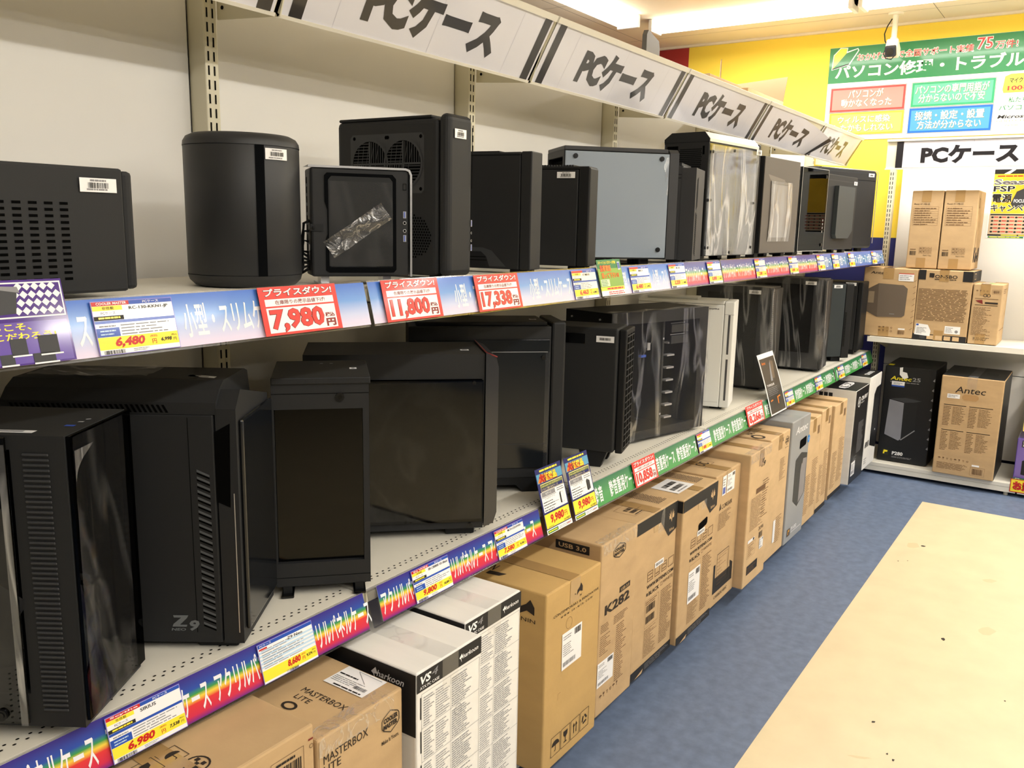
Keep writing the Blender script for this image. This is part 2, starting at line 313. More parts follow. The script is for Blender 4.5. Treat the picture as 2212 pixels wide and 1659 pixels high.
# sign headers
SIGNP = mat('sign_paper', 'DCDCE6', .35, coat=.45, var=(4, .02)); SIGNK = mat('sign_black', '232124', .35, coat=.45, var=(20, .12)); SY, SZ, DY, DZ = 1.40, 1.878, -.084, .147; SL = math.hypot(DY, DZ)
def signface(mb, x, d=.0006): return Face(mb, (x, SY, SZ), (1, 0, 0), (0, DY, DZ), d)
for k in range(7):
    x0, x1 = J[k]+.035, J[k+1]+.030; W = x1-x0
    if k == 6: x1 = J[7]+.008; W = x1-x0
    t = thing('sign_header', 'white PC case sign board over the %s bay from the near end' % ORD[k] + (', paper sagging' if k == 5 else ', paper creased' if k == 6 else ''), 'sign', (x0, SY, SZ), 0, 'overhead sign boards')
    m = MB(); f = Face(m, (0, 0, 0), (1, 0, 0), (0, DY, DZ), 0)
    m.prism([(.002, -.004), (W-.002, -.004), (W-.002, SL+.012), (.002, SL+.012)], f.P(0, 0, -.002), f.ux, f.uy, .012, POSTM)
    m.prism([(.002, SL+.0), (W-.002, SL+.0), (W-.002, SL+.016), (.002, SL+.016)], f.P(0, 0, .006), f.ux, f.uy, .008, SHELFM)
    m.prism([(.002, -.007), (W-.002, -.007), (W-.002, 0), (.002, 0)], f.P(0, 0, .004), f.ux, f.uy, .006, SHELFM); m.build('frame', t)
    p = MB(); sag = k == 5
    def S(u, v, d):     # paper surface; the sixth board's paper has slipped and its far end leans out
        a = max(0.0, (u/W-.45)/.55) if sag else 0.0
        b = max(0.0, math.sin((u/W-.3)*13))*.004*v/SL if k == 6 else 0.0
        return f.o+f.ux*(u+(.10*a*a*v/SL if sag else 0))+f.uy*(v-.055*a*a*v/SL)+f.n*(d+.0012+.007*a+.055*a*a*(v/SL)+b)
    class PF(Face):
        def P(s, u, v, d=0): return S(u, v, d+s.d0)
    g = PF(p, (0, 0, 0), (1, 0, 0), (0, DY, DZ), 0)
    E = W-.006
    p.grid(lambda a, b: g.P(.006+a*(E-.006), b*SL), 40, 6, SIGNP)
    for u0 in (.026, E-.042):
        p.grid(lambda a, b: g.P(u0+a*.034, b*SL, .0006), 3, 6, SIGNK)
    g.text('PCケース', W*.235, SL*.15, W*(.765 if k != 6 else .72), SL*.84, SIGNK, .0006, .06)
    for u in (.16, .5, .84): g.rect(W*u, 0, W*u+.0012, SL, mat('paper_crease', 'C6C6D2', .4), .0003)
    p.build('paper', t)
    xb = .0035
    b = MB(); b.prism([(YP-.002, SZ+.008), (YP-.002, SZ+.14), (SY+DY+.02, SZ+.145), (SY-.004, SZ-.006)], (xb+.0015, -SY, -SZ), (0, 1, 0), (0, 0, 1), .003, POSTM)
    b.cyl((xb-.003, YP-.02-SY, .03), (xb-.0015, YP-.02-SY, .03), .004, SLOT, 10); b.build('bracket', t)
b = MB(); b.prism([(YP-.002, SZ+.008), (YP-.002, SZ+.14), (SY+DY+.02, SZ+.145), (SY-.004, SZ-.006)], (W-.003, -SY, -SZ), (0, 1, 0), (0, 0, 1), .003, POSTM); b.build('bracket', t)
# ------------------------------------------------------------------ printed strips in the rails
BLUES = ramp_uv('blue_strip_print', [(0, 'E6D6EE'), (.28, 'C4CCEE'), (.6, '6C9CE0'), (1, '3C6CCB')]); RAIN = ramp_uv('rainbow_strip_print', [(0, '6A2A86'), (.13, 'D2304E'), (.36, 'E03A3A'), (.47, 'F2D24A'), (.56, '3E9A4C'), (.68, '2E4FA8'), (1, '3A2A84')])
GRNS = ramp_uv('green_strip_print', [(0, '3E9A48'), (.4, '4C9A58'), (1, '23704A')]); TEAL = ramp_uv('teal_strip_print', [(0, '4E66B8'), (.5, '3E86B0'), (1, '5A6CC0')]); LETTER = mat('strip_lettering', 'EDEDF4', .35, coat=.3)
GEO = {'upper': (1.12, 1.290, .02, .077), 'lower': (1.13, .676, .02, .071)}
def strip(row, x0, x1, m, texts, label):
    yb, zb, dy, dz = GEO[row]; L = math.hypot(dy, dz); b = MB(); f = Face(b, (0, 0, 0), (1, 0, 0), (0, dy, dz), .0004)
    b.prism([(0, 0), (x1-x0, 0), (x1-x0, L), (0, L)], f.P(0, 0, -.0003), f.ux, f.uy, .0006, WHITE); f.rect(0, 0, x1-x0, L, m, 0, True)
    for t, a, c in texts: f.text(t, a-x0, L*(.16 if row == 'upper' else .14), c-x0, L*.80, LETTER, .0003, .018)
    return tag(b.build('shelf_strip', None, (x0, yb, zb)), label, 'shelf strip', 'printed strips in the shelf rails')
KO = '小型・スリムケース!'; AK = 'アクリルパネルケース'; SE = '静音重視ケース'
def reps(t, s, p, ln, e):
    o = []
    while s+ln < e: o.append((t, s, s+ln)); s += p
    return o
strip('upper', .285, 1.172, BLUES, reps(KO, .325, .2275, .195, 1.19)+[], 'blue strip with white lettering under the black cylinder case')
strip('upper', 1.182, 2.068, BLUES, reps(KO, 1.195, .2135, .2, 1.3)+reps(KO, 1.435, .29, .2, 2.0), 'blue strip with white lettering between two red tags and the green flyer')
strip('upper', 2.08, 2.655, BLUES, reps(KO, 2.19, .215, .2, 2.66), 'blue strip with white lettering under the pale panelled case')
strip('upper', 2.656, 2.968, RAIN, reps(AK, 2.66, .16, .15, 2.97), 'short rainbow strip beside the blue strip end')
strip('upper', 2.982, 3.868, RAIN, reps(AK, 2.99, .17, .16, 3.87), 'rainbow strip under the film wrapped white windowed case')
strip('upper', 3.882, 4.33, RAIN, reps(AK, 3.89, .2, .19, 4.34), 'rainbow strip under the tinted glass case')
strip('upper', 4.331, 4.77, TEAL, reps('大型ケース', 4.34, .14, .12, 4.78), 'teal and blue strip next to the rainbow strip')
strip('upper', 4.782, 5.668, TEAL, reps('大型ケース', 4.79, .22, .2, 5.67), 'teal and blue strip at the corner end of the upper shelf')
strip('lower', .285, 1.17, RAIN, [(AK, .424, .605), (AK, .623, .80), (AK, .813, .99), (AK, 1.0, 1.18)], 'rainbow strip with white lettering along the nearest lower rail')
strip('lower', 1.21, 1.82, RAIN, [(AK, 1.216, 1.4), (AK, 1.41, 1.58), (AK, 1.59, 1.79)], 'rainbow strip over the white and golden cartons')
strip('lower', 2.092, 2.862, GRNS, [('静音', 2.108, 2.157), (SE, 2.2, 2.37), (SE, 2.50, 2.67), (SE, 2.69, 2.86)], 'green strip over the cartons with black lids')
strip('lower', 2.985, 3.866, GRNS, [(SE, 3.03, 3.2), (SE, 3.22, 3.4), (SE, 3.41, 3.6), (SE, 3.62, 3.8)], 'green strip below the white tower case')
strip('lower', 3.888, 4.766, GRNS, reps(SE, 4.06, .18, .165, 4.77), 'green strip over the two tall plain cartons')
strip('lower', 4.786, 5.666, GRNS, reps(SE, 4.82, .18, .165, 5.67), 'green strip at the corner end of the lower shelf')
# ------------------------------------------------------------------ price cards
LBLUE = mat('pale_blue_band', 'BCD8F0', .4, coat=.3); GOLDY = mat('pale_yellow', 'FBEFA0', .4, coat=.3); CARDW = mat('laminated_card_white', 'F6F6F8', .15, coat=.8)
def cardbase(row, x0, w, h, d, edge, v0=0.0):
    yb, zb, dy, dz = GEO[row]; b = MB(); f = Face(b, (0, 0, 0), (1, 0, 0), (0, dy, dz), 0)
    b.prism([(0, v0), (w, v0), (w, v0+h), (0, v0+h)], f.P(0, 0, d), f.ux, f.uy, .0008, edge)
    g = Face(b, f.P(0, v0, d), (1, 0, 0), (0, dy, dz), .0003); return b, g, (x0, yb, zb)
def price_card(row, x0, w, brand, name, price, tax, label, style=0, seed=1):
    h = .0755 if row == 'upper' else .0705; b, f, loc = cardbase(row, x0, w, h, .004, LILAC)
    f.rect(.001, .001, w-.001, h-.001, CARDW)
    X = lambda a: w*a; Y = lambda a: h*a; D = .0003
    f.rect(X(.01), Y(.10 if not style else .06), X(.99) if not style else X(.99), Y(.33), YEL, D)
    if style:
        for k in range(5): f.rect(X(.01), Y(.40+.09*k), X(.99), Y(.445+.09*k), LBLUE, D)
        f.rect(X(.01), Y(.9), X(.99), Y(.985), BLUE, D); f.text('PCケース', X(.04), Y(.915), X(.24), Y(.97), WHITE, 2*D); f.rect(X(.02), Y(.84), X(.16), Y(.88), REDINK, D)
    else:
        f.rect(X(.01), Y(.91), X(.45), Y(.985), REDINK, D); f.rect(X(.45), Y(.91), X(.99), Y(.985), BLUE, D); f.rect(X(.01), Y(.82), X(.36), Y(.905), YEL, D)
        f.rect(X(.01), Y(.64), X(.36), Y(.72), BLACKINK, D); f.rect(X(.01), Y(.58), X(.99), Y(.635), BLUE, D); f.rect(X(.01), Y(.335), X(.28), Y(.5), BLUE, D)
        if brand: f.text(brand, X(.06), Y(.925), X(.42), Y(.972), WHITE, 2*D, .02)
        f.text('PCケース', X(.62), Y(.922), X(.82), Y(.975), WHITE, 2*D, .01); f.text('PCケース', X(.1), Y(.745), X(.27), Y(.80), BLACKINK, D); f.text('非搭載', X(.12), Y(.835), X(.26), Y(.89), BLACKINK, 2*D)
        f.lines(X(.06), Y(.655), X(.32), Y(.705), 1, YEL, 2*D, .7, .1, seed); f.lines(X(.3), Y(.345), X(.95), Y(.57), 4, GREYINK, D, .35, .5, seed); f.lines(X(.05), Y(.36), X(.24), Y(.48), 2, LBLUE, 2*D, .4, .3, seed); f.lines(X(.05), Y(.51), X(.25), Y(.56), 1, GREYINK, D, .5, .2, seed)
    if style: f.lines(X(.05), Y(.36), X(.85), Y(.86), 9, GREYINK, 2*D, .3, .6, seed)
    if name: f.text(name, X(.44 if not style else .52), Y(.80 if not style else .80), X(min(.96, .44+.035*len(name)) if not style else .8), Y(.875), BLACKINK, 2*D, .01)
    f.text(price, X(.2 if not style else .44), Y(.115), X(.56 if not style else .68), Y(.315), REDINK, 2*D, .045, .2)
    f.text('円', X(.645 if not style else .71), Y(.13), X(.7 if not style else .76), Y(.22), REDINK, 2*D, .01); f.text('(税別)', X(.63 if not style else .7), Y(.25), X(.72 if not style else .78), Y(.3), REDINK, 2*D)
    f.text(tax, X(.76 if not style else .79), Y(.15), X(.9), Y(.235), BLACKINK, 2*D, .035, .2); f.text('円', X(.92), Y(.15), X(.96), Y(.21), BLACKINK, 2*D); f.text('(税込)', X(.9), Y(.24), X(.97), Y(.285), BLACKINK, 2*D)
    f.barcode(X(.05 if not style else .46), Y(.015), X(.3 if not style else .62), Y(.085), BLACKINK, D, seed); f.lines(X(.4), Y(.03), X(.6), Y(.09), 2, GREYINK, D, .4, .3, seed)
    return tag(b.build('price_card', None, loc), label, 'price card', 'price cards in the rails')
price_card('upper', .640, .125, 'COOLER MASTER', 'RC-130-KKN1-JP', '6,480', '6,998', 'glossy price card below the vented flat case, beside the purple poster card')
price_card('upper', 1.925, .126, '', 'KT-MB103', '6,463', '6,980', 'price card reading 6,463 beside the green flyer', 0, 2)
price_card('upper', 2.252, .125, '', 'SMART-X', '6,480', '6,998', 'price card reading 6,480 right of the green flyer', 0, 3)
price_card('upper', 2.523, .124, '', 'MX-1225', '3,220', '3,480', 'price card reading 3,220 where blue strip meets rainbow strip', 0, 4)
for x, p, t, lb in ((2.84, '8,880', '9,590', 'price card at the end of the short rainbow strip'), (3.326, '7,580', '8,186', 'price card under the wrapped white windowed case'), (3.760, '5,980', '6,458', 'price card below the taupe case with a wrapped window'), (4.20, '9,980', '10,778', 'price card below the tinted glass case'), (4.47, '8,980', '9,698', 'price card on the teal strip, first from the rainbow end'), (4.80, '7,980', '8,618', 'price card on the teal strip, second from the rainbow end'), (5.34, '9,480', '10,238', 'price card at the far corner end of the upper rail')):
    price_card('upper', x, .122, '', '', p, t, lb, 0, int(x*10))
price_card('lower', .6235, .126, 'Scythe', 'SIRIUS', '6,980', '7,538', 'price card reading 6,980 in the nearest lower rail')
price_card('lower', .9035, .126, '', 'Z9 Neo', '8,680', '9,374', 'price card with pale blue lines reading 8,680', 1, 5)
price_card('lower', 1.311, .125, 'IN WIN', 'BR-C8080B 101-Black', '9,800', '10,584', 'price card reading 9,800 above the white cartons', 0, 6)
price_card('lower', 1.615, .124, 'COOLER MASTER', 'MCW-L3S2-KW5N', '7,580', '8,186', 'price card reading 7,580 over the golden carton', 0, 7)
for x, p, t, lb in ((2.868, '7,480', '8,078', 'price card with a glare spot at the gap between two green strips'), (3.90, '7,980', '8,618', 'price card just right of the dark curled flyer'), (4.39, '8,480', '9,158', 'price card over the tall plain cartons on the green strip'), (4.84, '8,980', '9,698', 'price card on the lower rail above the white carton'), (5.395, '6,980', '7,538', 'price card at the far corner end of the lower rail')):
    price_card('lower', x, .122, '', '', p, t, lb, 0, int(x*10))
def red_tag(row, x0, w, h, v0, price, label):
    b, f, loc = cardbase(row, x0, w, h, .0065, TAGRED, v0); X = lambda a: w*a; Y = lambda a: h*a
    f.text('プライスダウン!', X(.06), Y(.79), X(.94), Y(.97), BLACKINK, 0, .05); f.text('プライスダウン!', X(.065), Y(.80), X(.935), Y(.965), WHITE, .0003, .025)
    f.rect(X(.06), Y(.6), X(.94), Y(.745), WHITE); f.text('在庫限りの展示品値下げ!', X(.18), Y(.625), X(.82), Y(.72), mat('tag_dark_red', '8A2A24', .5), .0003, .01)
    f.rect(X(.06), Y(.05), X(.94), Y(.565), WHITE); e = X(.77)
    f.text(price, X(.085), Y(.035), e+.001, Y(.54), mat('tag_dark_red', '8A2A24', .5), .0003, .055); f.text(price, X(.09), Y(.05), e, Y(.53), TAGRED, .0006, .035)
    f.text('税込', X(.79), Y(.28), X(.92), Y(.38), mat('tag_dark_red', '8A2A24', .5), .0003, .04); f.text('円', X(.79), Y(.08), X(.92), Y(.25), mat('tag_dark_red', '8A2A24', .5), .0003, .05)
    return tag(b.build('price_down_tag', None, loc), label, 'price tag', 'red price down tags')
red_tag('upper', .9215, .172, .081, -.0005, '7,980', 'red and white price down tag reading 7,980'); red_tag('upper', 1.212, .168, .081, -.001, '11,800', 'red and white price down tag reading 11,800'); red_tag('upper', 1.505, .17, .081, -.002, '17,338', 'red and white price down tag reading 17,338')
red_tag('lower', 2.351, .163, .080, -.001, '10,858', 'red and white price down tag reading 10,858'); red_tag('lower', 3.382, .205, .083, .003, '8,266', 'red and white price down tag reading 8,266')
# purple card at the left
PURP = mat('purple_print', '4A2A8C', .12, coat=.9, var=(4, .1)); PURPL = mat('pale_purple_print', '6A54AE', .12, coat=.9)
b, f, loc = cardbase('upper', .425, .18, .109, .008, PURP, .0); W, H = .18, .109
f.rect(.002, .060, W-.002, H-.003, WHITE); f.rect(.004, .062, W-.004, H-.005, PURP, .0003); f.rect(.0, .002, W-.003, .055, PURPL)
for i in range(7):
    for j in range(4):
        u = .118+.0105*i-(.00525 if j % 2 else 0); v = .0665+.0105*j
        if u > .113 and u < W-.008: f.poly([(u-.0052, v+.002), (u, v-.0033), (u+.0052, v+.002), (u, v+.0073)], WHITE, .0006)
f.poly([(.03, .062), (.115, .066), (.122, .1), (.06, .104)], DGREY, .0008); f.poly([(.06, .104), (.122, .1), (.124, .092)], GREYINK, .001)
f.text('小型だからこそ、', .02, .044, W-.05, .054, YEL, .0003, .02); f.text('機能性にこだわろう!', .02, .032, W-.02, .042, YEL, .0003, .02)
for u, v, a, c in ((.062, .014, .014, .019), (.1, .013, .02, .021), (.135, .012, .025, .024), (.085, .002, .017, .013), (.125, .0015, .028, .012)): f.rect(u, v, u+a, v+c, DGREY, .0006); f.rect(u, v-.002, u+a+.004, v, WHITE, .0008)
f.lines(.004, .004, .055, .028, 5, LILAC, .0003, .3, .3, 4)
tag(b.build('poster_card', None, loc), 'purple promotional card with a checker pattern in front of the vented flat case', 'promotional card')
# green phone flyer, tall special offer cards, dark flyer
b, f, loc = cardbase('upper', 2.058, .137, .1, .009, GREENP, .0); W, H = .137, .1; f.rect(0, .0, W, .014, WHITE); f.rect(.0, .014, W, .024, YEL); f.rect(0, .024, W, .075, mat('flyer_lime', '7AA83C', .4, coat=.3)); f.text('スマートフォン ガラケー大募集!', .006, .087, W-.03, .096, YEL, .0003, .02)
f.text('携帯電話', .012, .066, .075, .085, REDINK, .0003, .06); f.text('携帯電話', .012, .067, .075, .084, ORANGE, .0006, .03); f.text('売って下さい!!', .015, .047, .115, .064, REDINK, .0003, .06); f.text('売って下さい!!', .015, .048, .115, .063, ORANGE, .0006, .03)
f.poly([(.006, .026), (.055, .026), (.055, .045), (.006, .045)], mat('flyer_pale', 'D6E8C0', .4), .0003); f.lines(.009, .027, .052, .044, 4, GREENP, .0006, .4, .3, 2); f.poly([(W-.022, .07), (W-.008, .07), (W-.008, .092), (W-.022, .092)], WHITE, .0006); f.rect(W-.021, .073, W-.009, .09, BLUE, .0009)
f.lines(.035, .015, W-.004, .023, 1, REDINK, .0003, .6, .1, 3); f.lines(.04, .002, W-.004, .012, 2, REDINK, .0003, .5, .2, 3)
tag(b.build('flyer', None, loc), 'green and yellow flyer standing in the upper rail', 'flyer')
OLIVE = mat('olive_band', '5C6A3A', .4); SKYB = mat('sky_print', '5AA0C8', .35, coat=.3)
for x0, lb, pic in ((1.832, 'tall offer card with a white case picture, left of the pair reading 9,980', WHITE), (1.974, 'tall offer card with a black case picture, right of the pair reading 9,980', BLACKINK)):
    b, f, loc = cardbase('lower', x0, .128, .175, .006 if pic is WHITE else .0085, NAVY, -.001); W, H = .128, .175
    f.lines(.02, H-.011, W-.02, H-.004, 1, YEL, .0003, .7, .05, 1); f.rect(.002, .136, W-.002, .161, SKYB); f.poly([(.004, .138), (.1, .136), (.1, .146), (.02, .16)], ORANGE, .0002)
    f.text('大特選品', .012, .1345, .098, .1605, mat('tag_dark_red', '8A2A24', .5), .0004, .08); f.text('大', .013, .1365, .036, .1595, REDINK, .0007, .05); f.text('特選品', .037, .1375, .097, .159, YEL, .0007, .04)
    f.rect(.012, .113, W-.006, .133, GOLDY); f.rect(.013, .114, W-.008, .131, OLIVE, .0002); f.rect(.013, .114, W-.008, .1225, NAVY, .0003); f.text('Addressable RGB LED対応&ガラス', .015, .124, W-.012, .130, GOLDY, .0006); f.text('パネルで魅せるPCケース!', .015, .1155, .095, .1215, GOLDY, .0006)
    f.rect(.006, .058, W-.004, .112, WHITE); f.rect(.009, .099, .075, .111, GREYINK, .0003); f.text('PCケース', .028, .1015, .055, .1085, WHITE, .0006); f.text('ミドルタワーケース', .02, .090, .07, .0955, BLACKINK, .0003)
    f.lines(.01, .060, .085, .088, 4, BLACKINK, .0003, .28, .4, 2); f.rect(.008, .0965, .078, .0975, BLACKINK, .0003); f.rect(.008, .076, .085, .0768, BLACKINK, .0003); f.lines(.084, .1, W-.008, .111, 2, BLACKINK, .0003, .3, .3, 3)
    f.poly([(.092, .066), (.098, .064), (.104, .067), (.104, .092), (.098, .097), (.092, .092)], BLACKINK, .0003); f.poly([(.098, .064), (.110, .068), (.110, .09), (.098, .097)], pic if pic is WHITE else DGREY, .0006); f.frame(.098, .066, .1105, .094, .0006, GREYINK, .0007)
    f.rect(.003, .0155, W-.003, .053, YEL); f.text('9,980', .028, .022, .095, .048, REDINK, .0003, .045, .15); f.text('円', .098, .028, .112, .042, REDINK, .0003, .01); f.text('10,778円', .09, .0165, .12, .0225, BLACKINK, .0003, .02); f.lines(.012, .017, .04, .020, 1, OLIVE, .0003, .5)
    f.rect(0, .0, W, .013, WHITE); f.rect(.004, .002, .055, .0105, GREENP, .0003); f.lines(.007, .004, .05, .009, 1, YEL, .0006, .6, .05); f.lines(.06, .003, W-.006, .01, 2, GREYINK, .0003, .3, .2); f.lines(.10, .005, W-.006, .0075, 1, REDINK, .0004, .6, .1)
    tag(b.build('offer_card', None, loc), lb, 'offer card', 'tall special offer cards')
b = MB(); yb, zb, dy, dz = GEO['lower']; BOOK = mat('flyer_dark_print', '35312C', .3, coat=.4, var=(5, .5)); fo = Face(b, (0, 0, 0), (1, 0, 0), (0, dy, dz), 0); W, H = .215, .29
class CF_(Face):
    def P(s, u, v, d=0):
        t = v/H; return s.o+Vector((u-.02*t*0, 0, 0))+s.uy*(v*(1-.06*t))+s.n*(s.d0+d+.004-.012*t*t)
g = CF_(b, (0, 0, 0), (1, 0, 0), (0, dy, dz), .003)
b.grid(lambda a, c: g.P(a*W, c*H), 4, 12, WHITE); b.grid(lambda a, c: g.P(a*W, c*H, -.001), 4, 12, WHITE); b.grid(lambda a, c: g.P(.01+a*(W-.02), .006+c*(H-.03), .0006), 4, 12, BOOK)
FL1 = mat('flyer_taupe', '6A5A48', .35, coat=.4); g.text('Antec', .025, .235, .075, .25, ORANGE, .0012, .01)
g.poly([(.11, .16), (.15, .16), (.175, .24), (.13, .25)], FL1, .0012); g.poly([(.09, .15), (.115, .15), (.135, .245), (.12, .235)], GREYINK, .0014); g.text('TORQUE', .025, .128, .12, .139, WHITE, .0012, .02); g.lines(.025, .085, .19, .125, 5, GREYINK, .0012, .25, .4, 5)
g.poly([(.03, .06), (.06, .063), (.06, .068), (.03, .066)], ORANGE, .0012); g.poly([(.12, .04), (.128, .04), (.132, .068), (.165, .07), (.16, .076), (.12, .072)], ORANGE, .0012)
tag(b.build('flyer', None, (3.66, yb-.002, zb)), 'dark curled flyer with white border leaning in the lower rail before the wrapped cases', 'flyer')
# ------------------------------------------------------------------ computer cases
R = math.radians
class Case:
    """local frame: x along the right-hand visible face (width lc), y along the left-hand visible face (depth lb), z up"""
    def __init__(s, label, A, th, lb, lc, h, z, foot=.012, grp=None):
        s.t = thing('pc_case', label, 'computer case', (A[0], A[1], z+.0006), R(th), grp); s.lb, s.lc, s.h, s.foot = lb, lc, h, foot
    def FL(s, mb, d=.0006, x=0): return Face(mb, (x, s.lb, s.foot), (0, -1, 0), (0, 0, 1), d)       # left face, u runs towards the near corner
    def FR(s, mb, d=.0006, y=0): return Face(mb, (0, y, s.foot), (1, 0, 0), (0, 0, 1), d)           # right face, u runs away from the near corner
    def FT(s, mb, d=.0006, z=None): return Face(mb, (0, 0, s.h if z is None else z), (1, 0, 0), (0, 1, 0), d)
    def part(s, name, mb, label=None, parent=None):
        o = mb.build(name, parent or s.t)
        if label: o['label'] = label
        return o
    def feet(s, m=None, ins=.03, w=.03, l=.05, along='y'):
        for i in (0, 1):
            for j in (0, 1):
                b = MB(); cx = ins if not i else s.lc-ins-w; cy = ins if not j else s.lb-ins-l
                b.box(cx, cy, 0, cx+w, cy+l, s.foot+.001, m or BLKD, .003); s.part('foot', b)
    def shell(s, m, bev=.004, name='body', hole=None):
        b = MB(); b.box(0, 0, s.foot, s.lc, s.lb, s.h, m, bev); return b
    def sticker(s, face, u, v, w=.055, h=.02, seed=1, bottom=False):
        b = MB(); f = face(b); f.sticker(u, v, u+w, v+h, .0016, seed); s.part('barcode_sticker', b, 'white barcode sticker')
def open_shell(s, m, inner, side='R', t=.002, rim=(.02, .02, .02, .02)):
    """body with an open framed face (for glass panels): five walls and a frame; rim = left, right, bottom, top"""
    b = MB(); z0, z1, lc, lb = s.foot, s.h, s.lc, s.lb
    b.box(0, 0, z0, lc, lb, z0+t*2, m); b.box(0, 0, z1-t*2, lc, lb, z1, m)
    l, r, bo, to = rim
    if side == 'R':
        b.box(0, lb-t, z0+t*2, lc, lb, z1-t*2, inner); b.box(0, 0, z0+t*2, t, lb-t, z1-t*2, m); b.box(lc-t, 0, z0+t*2, lc, lb-t, z1-t*2, m)
        b.box(t, 0, z0+t*2, l, .012, z1-t*2, m); b.box(lc-r, 0, z0+t*2, lc-t, .012, z1-t*2, m); b.box(l, 0, z0+t*2, lc-r, .012, z0+bo, m); b.box(l, 0, z1-to, lc-r, .012, z1-t*2, m)
    else:
        b.box(lc-t, 0, z0+t*2, lc, lb, z1-t*2, inner); b.box(0, 0, z0+t*2, lc-t, t, z1-t*2, m); b.box(0, lb-t, z0+t*2, lc-t, lb, z1-t*2, m)
        b.box(0, lb-l, z0+t*2, .012, lb-t, z1-t*2, m); b.box(0, t, z0+t*2, .012, r, z1-t*2, m); b.box(0, r, z0+t*2, .012, lb-l, z0+bo, m); b.box(0, r, z1-to, .012, lb-l, z1-t*2, m)
    return b
FILM = film('crinkled_film', .05, .30, 5, .14); FILM2 = film('milky_crinkled_film', .22, .45, 7, .2, stretch=(1, 1, .3)); SMOOTHF = film('smooth_film', .025, .06, 3, .06, stretch=(1, 1, .6))
SMOKE = pane('smoked_acrylic', (.34, .35, .36), .10, .03); TINT = pane('dark_tinted_glass', (.04, .045, .05), .05, .02); TINT2 = pane('tinted_glass', (.2, .22, .22), .05, .02); CLEARP = pane('clear_window', (.8, .82, .85), .1, .04)
INNER = mat('case_interior', '121315', .6); HEXG = mat('hex_grey', '34363A', .6); PLABEL = mat('protective_film_blue_grey', '98A3B0', .25, spec=.4, coat=.25, var=(2.5, .03)); TAUPE = mat('taupe_panel', '605A54', .5, spec=.4); WCASE = mat('white_case_metal', 'E6E6E2', .42, spec=.4); SILV = mat('silver_painted', 'D6D7DC', .3, metal=.35)
def usb(c, f_, u, v, w=.006, h=.013):
    b = MB(); f = f_(b); f.rect(u, v, u+w, v+h, PORT); f.rect(u+w*.22, v+h*.08, u+w*.8, v+h*.92, USB, .0004); f.rect(u+w*.55, v+h*.12, u+w*.66, v+h*.88, WHITE, .0007); c.part('usb_port', b)
def jack(c, f_, u, v, r=.0035):
    b = MB(); f = f_(b); f.disc(u, v, r, PORT); f.disc(u, v, r*.65, HOLE, .0004); c.part('audio_jack', b)
def screws(c, face, pts, r=.006, m=None, name='thumb_screw', d=.004):
    for u, v in pts:
        b = MB(); f = face(b); p = f.P(u, v); b.cyl(p-f.n*.001, p+f.n*d, r, m or SCREW, 14); b.cyl(p+f.n*d, p+f.n*(d+.0012), r*.6, m or SCREW, 10); c.part(name, b)
# ---- upper shelf
c = Case('low flat black case with rows of slots at the near end of upper shelf', (.356, 1.193), .5, .24, .40, .189, ZU, .012)
b = MB(); b.box(0, 0, c.foot, .382, c.lb, c.h, BLKM, .004); f = c.FR(b)
for r in range(13):
    for k in range(13): f.rect(.03+.0213*k+.0006*r*0, .020+.0086*r, .0415+.0213*k, .0237+.0086*r, HOLE)
c.part('body', b)
b = MB(); b.box(.3826, .004, c.foot+.002, .40, c.lb-.004, c.h-.003, BLKM, .006); c.part('front_bezel', b); c.feet(ins=.075, w=.028, l=.04)
c.sticker(c.FR, .315, .142, .055, .0195)
t = thing('pc_case', 'black oval cylinder case standing on the blue strip of the upper shelf', 'computer case', (1.05, 1.32, ZU), 0)
def lathe(mb, prof, m, n=56, sx=1.0):
    V = [(r*math.cos(2*PI*k/n)*sx, r*math.sin(2*PI*k/n), z) for r, z in prof for k in range(n)]
    F = [(i*n+k, i*n+(k+1) % n, (i+1)*n+(k+1) % n, (i+1)*n+k) for i in range(len(prof)-1) for k in range(n)]
    return mb.add(V, F, m, True)
RC = .102; SATIN = mat('black_satin_plastic', '2A2B2D', .48, spec=.4)
b = MB(); lathe(b, [(0, .002), (RC-.022, .0), (RC-.012, .003), (RC-.003, .012), (RC, .022)], SATIN); b.build('base', t)
b = MB(); lathe(b, [(RC-.002, .0215), (RC-.0005, .0235), (RC-.0005, .2465), (RC-.002, .2485)], SATIN); b.build('body', t)
b = MB(); lathe(b, [(RC, .248), (RC-.001, .256), (RC-.006, .264), (RC-.016, .269), (0, .270)], SATIN); b.build('top_cap', t)
a0 = R(180+50.5); b = MB(); b.grid(lambda u, v: Vector(((RC+.0008)*math.cos(a0+R(13)+u*R(9)), (RC+.0008)*math.sin(a0+R(13)+u*R(9)), .022+v*.226)), 4, 2, BLKG); b.build('divider_strip', t)
b = MB()
class Cy(Face):
    def P(s, u, v, d=0): a = a0+R(23)+u/RC; rr = RC+.0012+d; return Vector((rr*math.cos(a), rr*math.sin(a), v))
f = Cy(b, (0, 0, 0), (1, 0, 0), (0, 0, 1)); f.rect(0, .224, .012, .243, WHITE); f.rect(.012, .224, .024, .243, WHITE); f.rect(.024, .224, .036, .243, WHITE); f.rect(.036, .224, .045, .243, WHITE); f.barcode(.009, .230, .036, .237, BLACKINK, .0006, 3); f.lines(.012, .2385, .033, .2415, 1, GREYINK, .0006, .6, .1); f.lines(.006, .2255, .036, .2285, 1, GREYINK, .0006, .6, .1, 2)
o = b.build('barcode_sticker', t); o['label'] = 'white barcode sticker'
